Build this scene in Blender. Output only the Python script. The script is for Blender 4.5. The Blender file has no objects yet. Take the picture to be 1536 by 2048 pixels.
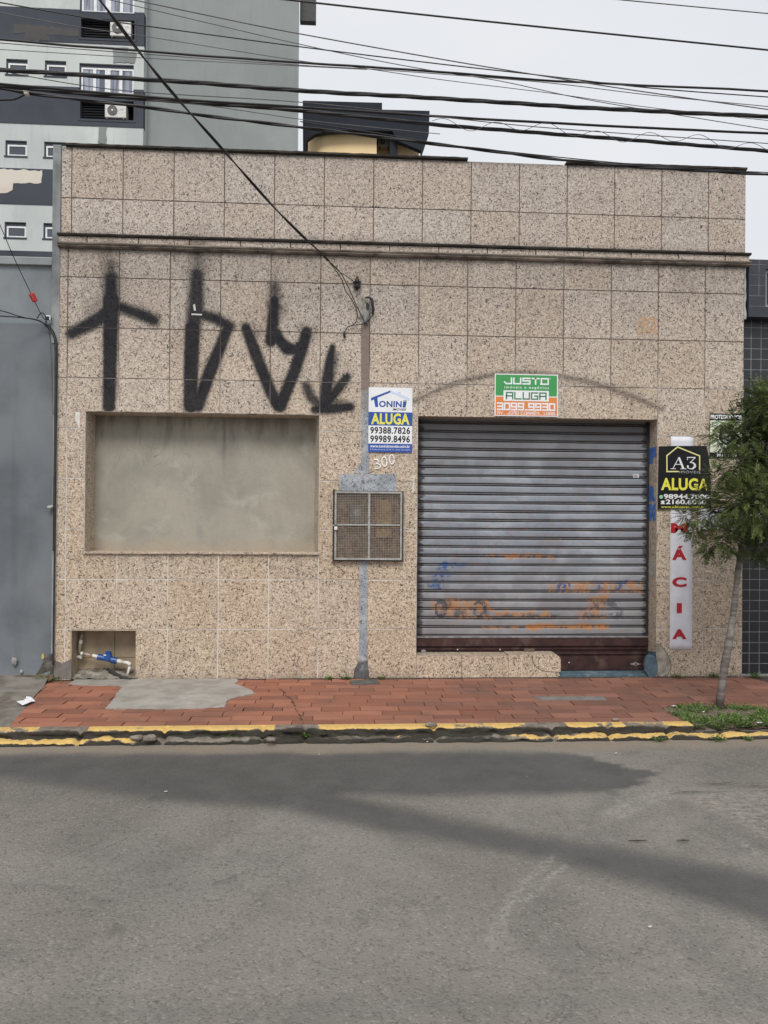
import bpy, math, random
import numpy as np
from mathutils import Vector, Matrix, noise as mnoise
R_ = math.radians
random.seed(7); rng = np.random.default_rng(11)
S = bpy.context.scene
COL = S.collection

# ------------------------------------------------------------------ camera
FPX = 1540.0
CAM = np.array([2.415, -7.029, 1.498])
def _rot(yaw, pitch, roll):
    cy, sy, cp, sp, cr, sr = math.cos(yaw), math.sin(yaw), math.cos(pitch), math.sin(pitch), math.cos(roll), math.sin(roll)
    f = np.array([sy*cp, cy*cp, sp]); r0 = np.array([cy, -sy, 0]); u0 = np.cross(r0, f)
    return r0*cr+u0*sr, -r0*sr+u0*cr, f
RX, UX, FX = _rot(R_(3.488), R_(.188), R_(.451))
cd = bpy.data.cameras.new('camera'); co = bpy.data.objects.new('camera', cd); COL.objects.link(co)
M = Matrix.Identity(4)
for i in range(3):
    M[i][0], M[i][1], M[i][2], M[i][3] = RX[i], UX[i], -FX[i], CAM[i]
co.matrix_world = M
cd.sensor_fit = 'VERTICAL'; cd.sensor_height = 24; cd.lens = FPX/2048*24
cd.clip_start = .05; cd.clip_end = 2000
S.camera = co

# ------------------------------------------------------------------ world, sun, exposure
SUN_EL, SUN_AZ = 48, 188          # degrees; azimuth the light comes from (0 = +Y, clockwise), i.e. behind the camera
W = bpy.data.worlds.new('World'); S.world = W; W.use_nodes = True
nt = W.node_tree; nt.nodes.clear()
def wn(t): return nt.nodes.new(t)
out = wn('ShaderNodeOutputWorld'); bg = wn('ShaderNodeBackground'); bg.inputs['Strength'].default_value = .1
sky = wn('ShaderNodeTexSky'); sky.sky_type = 'NISHITA'; sky.sun_disc = False
sky.sun_elevation = R_(SUN_EL); sky.sun_rotation = R_(SUN_AZ); sky.dust_density = 4; sky.air_density = 1.2
tc = wn('ShaderNodeTexCoord'); mp = wn('ShaderNodeMapping'); mp.inputs['Scale'].default_value = (1, 1, 2.2)
nz = wn('ShaderNodeTexNoise'); nz.inputs['Scale'].default_value = 2.3; nz.inputs['Detail'].default_value = 4; nz.inputs['Roughness'].default_value = .5
rp = wn('ShaderNodeValToRGB'); rp.color_ramp.elements[0].position = .3; rp.color_ramp.elements[1].position = .72
rp.color_ramp.elements[0].color = (.80, .825, .87, 1); rp.color_ramp.elements[1].color = (.89, .90, .92, 1)
sc = wn('ShaderNodeVectorMath'); sc.operation = 'SCALE'; sc.inputs[3].default_value = 10.0
mx = wn('ShaderNodeMix'); mx.data_type = 'RGBA'; mx.inputs[0].default_value = .93
L = nt.links.new
L(tc.outputs['Generated'], mp.inputs[0]); L(mp.outputs[0], nz.inputs['Vector']); L(nz.outputs['Fac'], rp.inputs[0])
L(rp.outputs[0], sc.inputs[0]); L(sky.outputs[0], mx.inputs[6]); L(sc.outputs[0], mx.inputs[7]); L(mx.outputs[2], bg.inputs[0]); L(bg.outputs[0], out.inputs[0])
sd = bpy.data.lights.new('sun', 'SUN'); sd.energy = 2.2; sd.angle = R_(22); sd.color = (1, .95, .88)
so = bpy.data.objects.new('sun', sd); COL.objects.link(so)
az = R_(SUN_AZ); sdir = Vector((math.sin(az)*math.cos(R_(SUN_EL)), math.cos(az)*math.cos(R_(SUN_EL)), math.sin(R_(SUN_EL))))
so.rotation_euler = sdir.to_track_quat('Z', 'Y').to_euler(); so.location = (0, -20, 20)
S.view_settings.view_transform = 'Standard'; S.view_settings.look = 'None'; S.view_settings.exposure = 0; S.view_settings.gamma = 1

# ------------------------------------------------------------------ photo pixel -> point on a real plane
def ray(x, y): return FX + (x-768)/FPX*RX - (y-1024)/FPX*UX
def at(x, y, Y=0.0):
    d = ray(x, y); return CAM + d*(Y-CAM[1])/d[1]
def atz(x, y, Z=0.0):
    d = ray(x, y); return CAM + d*(Z-CAM[2])/d[2]
def XZ(x, y, Y=0.0):
    p = at(x, y, Y); return (p[0], p[2])
def bx(x0, y0, x1, y1, Y=0.0):            # pixel box -> X0, X1, Z0, Z1
    xm, ym = (x0+x1)/2, (y0+y1)/2
    return at(x0, ym, Y)[0], at(x1, ym, Y)[0], at(xm, y1, Y)[2], at(xm, y0, Y)[2]
def dep(Y): return Y-CAM[1]

# ------------------------------------------------------------------ mesh building
class MB:
    def __init__(s): s.v = []; s.f = []; s.m = []; s.a = {}
    def base(s): return len(s.v)
    def add(s, vs, fs, mi=0, **attrs):
        b = len(s.v); s.v += [tuple(map(float, p)) for p in vs]; s.f += [tuple(b+i for i in f) for f in fs]; s.m += [mi]*len(fs)
        for k in set(list(attrs)+list(s.a)):
            if k not in s.a: s.a[k] = [0.0]*b
            val = attrs.get(k, 0.0)
            s.a[k] += list(val) if hasattr(val, '__len__') else [val]*len(vs)
        return b
    def box(s, x0, x1, y0, y1, z0, z1, mi=0, **at_):
        s.add([(x0,y0,z0),(x1,y0,z0),(x1,y1,z0),(x0,y1,z0),(x0,y0,z1),(x1,y0,z1),(x1,y1,z1),(x0,y1,z1)],
              [(0,1,5,4),(1,2,6,5),(2,3,7,6),(3,0,4,7),(4,5,6,7),(3,2,1,0)], mi, **at_)
    def bar(s, a, b, w, h=None, mi=0, up=(0,0,1)):
        h = h or w; a = Vector(a); b = Vector(b); d = (b-a).normalized(); u = Vector(up)
        if abs(d.dot(u)) > .95: u = Vector((0,1,0))
        sx = d.cross(u).normalized(); u = sx.cross(d).normalized()
        vs = [p+sx*i*w/2+u*j*h/2 for p in (a, b) for i, j in ((-1,-1),(1,-1),(1,1),(-1,1))]
        s.add(vs, [(3,2,1,0),(4,5,6,7),(0,1,5,4),(1,2,6,5),(2,3,7,6),(3,0,4,7)], mi)
    def tube(s, pts, r, n=8, cap=True, mi=0):
        pts = [Vector(p) for p in pts]; N = len(pts); rs = r if hasattr(r, '__len__') else [r]*N
        t = [(pts[min(i+1, N-1)]-pts[max(i-1, 0)]).normalized() for i in range(N)]
        u = t[0].orthogonal().normalized(); vs = []
        for i in range(N):
            u = (u-t[i]*u.dot(t[i])).normalized(); w = t[i].cross(u)
            vs += [pts[i]+(u*math.cos(2*math.pi*k/n)+w*math.sin(2*math.pi*k/n))*rs[i] for k in range(n)]
        fs = [(i*n+k, i*n+(k+1) % n, (i+1)*n+(k+1) % n, (i+1)*n+k) for i in range(N-1) for k in range(n)]
        if cap: fs += [tuple(range(n))[::-1], tuple((N-1)*n+k for k in range(n))]
        s.add(vs, fs, mi)
    def prism(s, poly, y0, y1, mi=0):      # polygon of (x, z), y0 front
        n = len(poly)
        ar = sum(poly[i][0]*poly[(i+1) % n][1]-poly[(i+1) % n][0]*poly[i][1] for i in range(n))
        if ar < 0: poly = poly[::-1]
        vs = [(p[0], y0, p[1]) for p in poly]+[(p[0], y1, p[1]) for p in poly]
        s.add(vs, [tuple(range(n)), tuple(range(n, 2*n))[::-1]]+[((i+1) % n, i, n+i, n+(i+1) % n) for i in range(n)], mi)
    def slab(s, poly, z0, z1, mi=0):       # polygon of (x, y), z0 bottom
        n = len(poly)
        ar = sum(poly[i][0]*poly[(i+1) % n][1]-poly[(i+1) % n][0]*poly[i][1] for i in range(n))
        if ar < 0: poly = poly[::-1]
        vs = [(p[0], p[1], z1) for p in poly]+[(p[0], p[1], z0) for p in poly]
        s.add(vs, [tuple(range(n)), tuple(range(n, 2*n))[::-1]]+[((i+1) % n, i, n+i, n+(i+1) % n)[::1] for i in range(n)], mi)
    def build(s, name, mats, parent=None, smooth=False, bevel=0, sharp=None):
        me = bpy.data.meshes.new(name); me.from_pydata(s.v, [], s.f)
        for m in (mats if isinstance(mats, (list, tuple)) else [mats]): me.materials.append(m)
        if any(s.m): me.polygons.foreach_set('material_index', s.m)
        for k, val in s.a.items():
            at_ = me.attributes.new(k, 'FLOAT', 'POINT'); at_.data.foreach_set('value', val)
        if smooth: me.polygons.foreach_set('use_smooth', [True]*len(me.polygons))
        me.update(); o = bpy.data.objects.new(name, me); COL.objects.link(o)
        if smooth and sharp: me.set_sharp_from_angle(angle=R_(sharp))
        if bevel:
            b = o.modifiers.new('bevel', 'BEVEL'); b.width = bevel; b.segments = 2; b.limit_method = 'ANGLE'
        if parent is not None: o.parent = parent
        return o
def thing(name, label, cat, group=None):
    o = bpy.data.objects.new(name, None); COL.objects.link(o); o.empty_display_size = .1
    return tag(o, label, cat, group)
def tag(o, label, cat, group=None):
    o['label'] = label; o['category'] = cat
    if group: o['group'] = group
    return o
def struct(o): o['kind'] = 'structure'; return o
def setbase(o):                           # move a thing's empty to the base of its parts
    vs = [v.co for c in o.children for v in c.data.vertices]
    if not vs: return
    c = Vector(((min(v.x for v in vs)+max(v.x for v in vs))/2, (min(v.y for v in vs)+max(v.y for v in vs))/2, min(v.z for v in vs)))
    o.location = c
    for ch in o.children: ch.location = -c
def subtract(rect, holes):
    rs = [rect]
    for (a, b, c, d) in holes:
        nr = []
        for (x0, x1, z0, z1) in rs:
            if b <= x0+1e-6 or a >= x1-1e-6 or d <= z0+1e-6 or c >= z1-1e-6: nr.append((x0, x1, z0, z1)); continue
            if a > x0: nr.append((x0, a, z0, z1))
            if b < x1: nr.append((b, x1, z0, z1))
            xa, xb = max(a, x0), min(b, x1)
            if c > z0: nr.append((xa, xb, z0, c))
            if d < z1: nr.append((xa, xb, d, z1))
        rs = nr
    return rs

# ------------------------------------------------------------------ materials
class G:
    def __init__(s, name, rough=.7, spec=.3, metal=0):
        s.m = bpy.data.materials.new(name); s.m.use_nodes = True; s.nt = s.m.node_tree
        s.b = s.nt.nodes['Principled BSDF']; s.b.inputs['Roughness'].default_value = rough
        s.b.inputs['Specular IOR Level'].default_value = spec; s.b.inputs['Metallic'].default_value = metal
    def n(s, t): return s.nt.nodes.new(t)
    def l(s, a, b):
        if isinstance(a, (int, float)):
            b.default_value = a
        elif isinstance(a, (tuple, list)):
            b.default_value = (*a, 1) if len(a) == 3 and b.type == 'RGBA' else a
        else: s.nt.links.new(a, b)
    def pos(s, scale=(1, 1, 1), loc=(0, 0, 0), rot=(0, 0, 0)):
        g = s.n('ShaderNodeTexCoord'); m = s.n('ShaderNodeMapping'); m.inputs['Scale'].default_value = scale
        m.inputs['Location'].default_value = loc; m.inputs['Rotation'].default_value = rot
        s.l(g.outputs['Object'], m.inputs[0]); return m.outputs[0]
    def noise(s, scale, detail=3, rough=.55, dist=0, vec=None, w=None):
        t = s.n('ShaderNodeTexNoise'); t.inputs['Scale'].default_value = scale; t.inputs['Detail'].default_value = detail
        t.inputs['Roughness'].default_value = rough; t.inputs['Distortion'].default_value = dist
        if w is not None: t.noise_dimensions = '4D'; s.l(w, t.inputs['W'])
        s.l(vec if vec is not None else s.pos(), t.inputs['Vector']); return t.outputs['Fac']
    def vor(s, scale, feature='F1', vec=None, rnd=1, out='Distance'):
        t = s.n('ShaderNodeTexVoronoi'); t.feature = feature; t.inputs['Scale'].default_value = scale; t.inputs['Randomness'].default_value = rnd
        s.l(vec if vec is not None else s.pos(), t.inputs['Vector']); return t.outputs[out]
    def math(s, op, a, b=0.0, c=None, clamp=False):
        t = s.n('ShaderNodeMath'); t.operation = op; t.use_clamp = clamp; s.l(a, t.inputs[0]); s.l(b, t.inputs[1])
        if c is not None: s.l(c, t.inputs[2])
        return t.outputs[0]
    def step(s, a, lo, hi):               # smooth 0..1 between lo and hi (either order)
        t = s.n('ShaderNodeMapRange'); t.interpolation_type = 'SMOOTHSTEP'
        if lo <= hi: t.inputs[1].default_value = lo; t.inputs[2].default_value = hi
        else: t.inputs[1].default_value = hi; t.inputs[2].default_value = lo; t.inputs[3].default_value = 1; t.inputs[4].default_value = 0
        s.l(a, t.inputs[0]); return t.outputs[0]
    def mix(s, f, a, b, mode='MIX'):
        t = s.n('ShaderNodeMix'); t.data_type = 'RGBA'; t.blend_type = mode; s.l(f, t.inputs[0]); s.l(a, t.inputs[6]); s.l(b, t.inputs[7]); return t.outputs[2]
    def attr(s, name):
        t = s.n('ShaderNodeAttribute'); t.attribute_name = name; return t.outputs['Fac']
    def sep(s, vec, i):
        t = s.n('ShaderNodeSeparateXYZ'); s.l(vec, t.inputs[0]); return t.outputs[i]
    def bump(s, h, strength=.3, dist=.01):
        t = s.n('ShaderNodeBump'); t.inputs['Strength'].default_value = strength; t.inputs['Distance'].default_value = dist
        s.l(h, t.inputs['Height']); s.nt.links.new(t.outputs[0], s.b.inputs['Normal'])
    def col(s, c): s.l(c, s.b.inputs['Base Color']); return s
    def rough(s, r): s.l(r, s.b.inputs['Roughness'])

def plain(name, c, rough=.6, spec=.3, metal=0, var=.12, scale=14, bump=0):
    g = G(name, rough, spec, metal); f = g.noise(scale, 4)
    d = tuple(x*(1-var) for x in c); e = tuple(min(1, x*(1+var)) for x in c)
    g.col(g.mix(g.step(f, .3, .7), d, e))
    if bump: g.bump(g.noise(scale*6, 4), bump, .003)
    return g.m

def granite(name='granite_tile', warm=1.0):
    g = G(name, .45, .35)
    w = g.math('MULTIPLY', g.attr('tint'), 9.0)
    # crystals: pale cream, pink, grey-brown blots, dark specks
    p = g.pos()
    warp = g.noise(26, 2, .5, 0, p, w)
    big = g.noise(2.2, 3, .5, 0, p)
    cream = g.noise(58, 2, .6, .8, p, w)
    c = g.mix(g.step(cream, .40, .60), (.43, .345, .27), (.66, .575, .47))
    c = g.mix(g.math('MULTIPLY', g.step(warp, .5, .64), .35), c, (.52, .39, .315))
    spk = g.noise(64, 1.2, .5, 1.3, g.pos((1, 1, .7), rot=(0, .6, 0)), w)
    spk2 = g.noise(56, 1.2, .5, 1.8, g.pos((.62, 1, 1.1), (3, 1, 7), (0, -.7, 0)), w)
    c = g.mix(g.step(spk, .40, .36), c, (.095, .077, .069))
    c = g.mix(g.math('MULTIPLY', g.step(spk2, .405, .365), .9), c, (.15, .118, .102))
    # each slab has its own tone
    t = g.n('ShaderNodeHueSaturation'); g.l(c, t.inputs['Color'])
    g.l(g.math('MULTIPLY_ADD', g.attr('tint'), .07, .95), t.inputs['Value']); g.l(g.math('MULTIPLY_ADD', g.attr('tint2'), .22, .84), t.inputs['Saturation'])
    c = t.outputs['Color']
    c = g.mix(g.step(g.sep(p, 2), 2.6, 1.4), c, g.mix(1.0, c, (1.0, .968, .912), 'MULTIPLY'))
    # upper courses greyer with rain dirt, lower warmer
    z = g.sep(p, 2)
    c = g.mix(g.math('MULTIPLY', g.step(z, 2.2, 4.4), .75), c, g.mix(1.0, c, (.87, .895, .97), 'MULTIPLY'))
    c = g.mix(g.math('MULTIPLY', g.step(big, .5, .72), .28), c, g.mix(1.0, c, (.62, .58, .55), 'MULTIPLY'))
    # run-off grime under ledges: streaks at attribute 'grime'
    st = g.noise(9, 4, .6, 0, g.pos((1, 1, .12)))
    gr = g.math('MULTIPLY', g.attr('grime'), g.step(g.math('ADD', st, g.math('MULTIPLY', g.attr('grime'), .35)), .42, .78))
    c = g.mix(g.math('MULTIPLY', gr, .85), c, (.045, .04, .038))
    # soot / rust mark and black spray
    soot = g.math('MULTIPLY', g.attr('soot'), g.math('MULTIPLY_ADD', g.noise(40, 3), .8, .45), clamp=True)
    c = g.mix(g.math('MULTIPLY', soot, .88), c, (.07, .055, .048))
    rust = g.math('MULTIPLY', g.attr('rust'), g.step(g.noise(45, 3), .42, .6))
    c = g.mix(g.math('MULTIPLY', rust, .75), c, (.52, .27, .10))
    pa = g.attr('paint'); edge = g.math('MULTIPLY', pa, g.math('SUBTRACT', 1.0, pa))
    pf = g.math('ADD', pa, g.math('MULTIPLY', edge, g.math('MULTIPLY', g.math('SUBTRACT', g.noise(150, 2, .7), .5), 6.0)), clamp=True)
    c = g.mix(g.math('MULTIPLY', pf, g.math('MULTIPLY_ADD', g.noise(7, 4), .10, .90), clamp=True), c, (.012, .015, .022))
    g.l(g.math('MULTIPLY_ADD', pf, -.30, .35), g.b.inputs['Specular IOR Level'])
    g.col(c); g.rough(g.math('ADD', g.math('MULTIPLY_ADD', g.noise(30, 3), .25, .36), g.math('MULTIPLY', pf, .3)))
    g.bump(g.math('ADD', g.math('MULTIPLY', g.step(spk, .40, .35), -.5), g.math('MULTIPLY', g.noise(120, 2), .35)), .25, .0015)
    return g.m
GRAN = granite()

def grout():
    g = G('grout', .9, .1); p = g.pos(); z = g.sep(p, 2)
    f = g.math('MULTIPLY_ADD', g.math('SUBTRACT', g.noise(3, 3), .5), 2.4, z)
    lo = g.mix(g.step(g.noise(2.5, 2), .36, .52), (.42, .38, .33), (.70, .68, .65))
    c = g.mix(g.step(f, 2.0, 3.0), lo, (.13, .10, .085))
    pf = g.step(g.attr('paint'), .2, .8); c = g.mix(g.math('MULTIPLY', pf, .45), c, (.05, .05, .055))
    g.col(c); return g.m
GROUT = grout()

def stained(name, base, dark, spots=(.1, .1, .1), top=None, scale=1.6, rough=.85, light=None, fine=.06, bump=.25, vstreak=.0):
    g = G(name, rough, .2); p = g.pos()
    a = g.noise(scale, 5, .6, .3, p); c = g.mix(g.step(a, .38, .66), base, dark)
    if light: c = g.mix(g.math('MULTIPLY', g.step(g.noise(scale*.7, 4, .55, .2, g.pos(loc=(5, 5, 5))), .5, .72), .8), c, light)
    if vstreak:
        s_ = g.noise(6, 4, .6, 0, g.pos((1, 1, .08))); c = g.mix(g.math('MULTIPLY', g.step(s_, .52, .75), vstreak), c, spots)
    f = g.noise(60, 4, .7, 0, p); c = g.mix(g.math('MULTIPLY', g.math('SUBTRACT', f, .5), fine*8), c, spots)
    g.col(c); g.bump(g.math('ADD', g.noise(40, 5, .65), g.math('MULTIPLY', g.noise(6, 3), .6)), bump, .004)
    return g.m

CONC = stained('weathered_concrete', (.33, .32, .30), (.22, .21, .19), (.09, .085, .08), scale=3, light=(.42, .41, .38))
PLASTER = None
def plaster():
    g = G('infill_plaster', .8, .25); p = g.pos()
    c = g.mix(g.step(g.noise(1.5, 5, .6, .4), .35, .68), (.37, .35, .30), (.28, .27, .235))
    c = g.mix(g.math('MULTIPLY', g.step(g.noise(3.5, 4, .6, .3, g.pos(loc=(9, 2, 4))), .52, .72), .6), c, (.45, .435, .385))
    c = g.mix(g.math('MULTIPLY', g.step(g.noise(2.6, 4, .6, .3, g.pos((1, 1, .4), loc=(1, 2, 8))), .52, .74), .5), c, (.20, .215, .20))
    z = g.sep(p, 2)
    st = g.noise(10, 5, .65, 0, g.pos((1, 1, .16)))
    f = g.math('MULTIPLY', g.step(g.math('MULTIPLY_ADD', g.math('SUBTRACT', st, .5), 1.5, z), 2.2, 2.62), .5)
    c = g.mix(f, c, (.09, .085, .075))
    lo = g.math('MULTIPLY', g.step(g.math('MULTIPLY_ADD', g.math('SUBTRACT', g.noise(5, 4), .5), .3, z), 1.32, 1.14), .55)
    c = g.mix(lo, c, (.36, .29, .21))
    sx_ = g.math('ABSOLUTE', g.math('SUBTRACT', g.math('MULTIPLY_ADD', g.noise(3, 3), .03, g.sep(p, 0)), 1.37)); c = g.mix(g.math('MULTIPLY', g.step(sx_, .03, .0), g.math('MULTIPLY', g.step(z, 1.7, 2.3), .55)), c, (.12, .115, .10))
    hl = g.noise(4, 5, .7, 1.5, g.pos(loc=(4, 0, 2))); c = g.mix(g.math('MULTIPLY', g.step(g.math('ABSOLUTE', g.math('SUBTRACT', hl, .5)), .006, .0), .35), c, (.10, .095, .085))
    g.col(c); g.bump(g.math('ADD', g.noise(7, 5, .6, .5), g.math('MULTIPLY', g.noise(90, 3), .25)), .35, .01); return g.m
PLASTER = plaster()
LEDGE = stained('ledge_stone', (.24, .20, .17), (.07, .062, .055), (.03, .028, .025), scale=5, light=(.38, .33, .28))
BLACKM = stained('mossy_coping', (.035, .032, .03), (.075, .068, .06), (.015, .015, .014), scale=7)
CEMBLUE = None
def cemblue():
    g = G('chipped_grey_paint', .75, .25)
    c = g.mix(g.step(g.noise(9, 5, .6, .6), .4, .62), (.29, .32, .36), (.42, .45, .49))
    n_ = g.noise(20, 4, .6, 2.6); n3 = g.noise(34, 3, .55, 1.4, g.pos(loc=(2, 7, 1)))
    c = g.mix(g.math('MULTIPLY', g.step(g.math('ABSOLUTE', g.math('SUBTRACT', n_, .52)), .018, .006), .75), c, (.09, .08, .078))
    c = g.mix(g.math('MULTIPLY', g.step(n3, .42, .38), .8), c, (.12, .10, .092))
    c = g.mix(g.math('MULTIPLY', g.step(n3, .60, .66), .5), c, (.56, .58, .61))
    z = g.sep(g.pos(), 2); up = g.step(g.math('MULTIPLY_ADD', g.math('SUBTRACT', g.noise(6, 3), .5), .6, z), 2.35, 2.7)
    c = g.mix(up, c, g.mix(g.noise(25, 4), (.16, .12, .10), (.30, .25, .22)))
    lo = g.step(g.math('MULTIPLY_ADD', g.math('SUBTRACT', g.noise(9, 3), .5), .4, z), .22, .06)
    c = g.mix(g.math('MULTIPLY', lo, .8), c, (.05, .045, .045))
    g.col(c); g.bump(g.math('ADD', n_, g.noise(60, 3)), .6, .006); return g.m
CEMBLUE = cemblue()

# ================================================================== GROUND, ROAD
ground = MB(); ground.add([(-300, -300, -.16), (300, -300, -.16), (300, 300, -.16), (-300, 300, -.16)], [(0, 1, 2, 3)])
struct(ground.build('ground', stained('earth', (.16, .13, .10), (.10, .085, .07), scale=.8)))

ZR = -.082
def sdpoly(P, poly):                      # signed distance, negative inside; P (n,2)
    poly = np.array(poly); n = len(poly); d = np.full(len(P), 1e9); ins = np.zeros(len(P), bool)
    for i in range(n):
        a, b = poly[i], poly[(i+1) % n]; e = b-a; w = P-a; t = np.clip((w@e)/(e@e+1e-12), 0, 1)
        d = np.minimum(d, np.linalg.norm(w-t[:, None]*e, axis=1))
        c = ((a[1] > P[:, 1]) != (b[1] > P[:, 1])) & (P[:, 0] < (b[0]-a[0])*(P[:, 1]-a[1])/(b[1]-a[1]+1e-12)+a[0]); ins ^= c
    return np.where(ins, -d, d)
def sdline(P, pts):
    d = np.full(len(P), 1e9); pts = np.array(pts)
    for a, b in zip(pts[:-1], pts[1:]):
        e = b-a; w = P-a; t = np.clip((w@e)/(e@e+1e-12), 0, 1); d = np.minimum(d, np.linalg.norm(w-t[:, None]*e, axis=1))
    return d
def sstep(x, a, b):
    t = np.clip((x-a)/(b-a), 0, 1); return t*t*(3-2*t)
def pn(P, s, seed=0):
    return np.array([mnoise.fractal(Vector((p[0]*s+seed, p[1]*s, seed*.37)), 1.0, 2.0, 4) for p in P])
def gz(x, y, z=ZR): p = atz(x, y, z); return (p[0], p[1])

xs = np.concatenate([np.linspace(-90, -3, 14)[:-1], np.arange(-3, 8.5, .04), np.linspace(8.5, 90, 14)])
ys = np.concatenate([np.linspace(-60, -7.5, 8)[:-1], np.arange(-7.5, -1.5, .04), [-1.5]])
gx, gy = np.meshgrid(xs, ys); P = np.stack([gx.ravel(), gy.ravel()], 1)
wob = pn(P, 1.3)*.05
px = lambda pts: [gz(*p) for p in pts]
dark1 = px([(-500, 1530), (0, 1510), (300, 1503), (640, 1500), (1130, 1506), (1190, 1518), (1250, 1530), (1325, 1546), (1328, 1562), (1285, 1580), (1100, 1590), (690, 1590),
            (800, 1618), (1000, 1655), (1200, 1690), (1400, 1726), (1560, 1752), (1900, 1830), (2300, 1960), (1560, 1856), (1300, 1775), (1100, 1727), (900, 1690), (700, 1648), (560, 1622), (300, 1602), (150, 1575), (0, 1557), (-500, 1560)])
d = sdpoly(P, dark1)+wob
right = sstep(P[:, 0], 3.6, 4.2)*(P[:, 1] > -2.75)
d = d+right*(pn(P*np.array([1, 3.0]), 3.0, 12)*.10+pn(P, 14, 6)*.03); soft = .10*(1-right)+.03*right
damp = 1-sstep(d/soft, -1, 1)  # darker bands across the asphalt, soft-edged, ragged at the right end
vary = pn(P, .7, 5); dust = 1-sstep(P[:, 1]+pn(P, 2.2, 9)*.12, -1.98, -1.80)
dust = sstep(P[:, 1]+pn(P, 2.2, 9)*.10, -1.98, -1.84)
scuff = np.zeros(len(P))
for pts, w_ in [([(1105, 1715), (1060, 1755), (1025, 1800), (1000, 1845), (985, 1885)], .022), ([(1125, 1735), (1085, 1770), (1050, 1805)], .018),
              ([(1330, 1583), (1270, 1600), (1215, 1628)], .03), ([(1350, 1590), (1290, 1608), (1240, 1635)], .02), ([(1460, 1670), (1500, 1695), (1560, 1735)], .02)]:
    scuff = np.maximum(scuff, np.exp(-(sdline(P, px(pts))/w_)**2)*.9)
gravel = 1-sstep(sdpoly(P, px([(1365, 1592), (1450, 1584), (1900, 1584), (1900, 1760), (1560, 1690), (1440, 1625)]))+wob, -.06, .10)
oldp = 1-sstep(sdpoly(P, px([(140, 1690), (300, 1675), (470, 1710), (480, 1790), (330, 1830), (190, 1790)]))+wob*2, -.25, .2)
band = np.exp(-((P[:, 1]-(gz(768, 2012)[1]))/.05)**2)*(.5+.5*pn(P, 1.1, 3))
zz = ZR+pn(P, .35, 2)*.006*(np.abs(P[:, 0]-2) < 12)
mb = MB(); nx, ny = len(xs), len(ys)
mb.add(np.stack([P[:, 0], P[:, 1], zz], 1), [(j*nx+i, j*nx+i+1, (j+1)*nx+i+1, (j+1)*nx+i) for j in range(ny-1) for i in range(nx-1)],
       damp=damp, vary=vary, dust=dust, scuff=scuff, gravel=gravel, oldp=oldp, band=np.clip(band, 0, 1))
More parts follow.
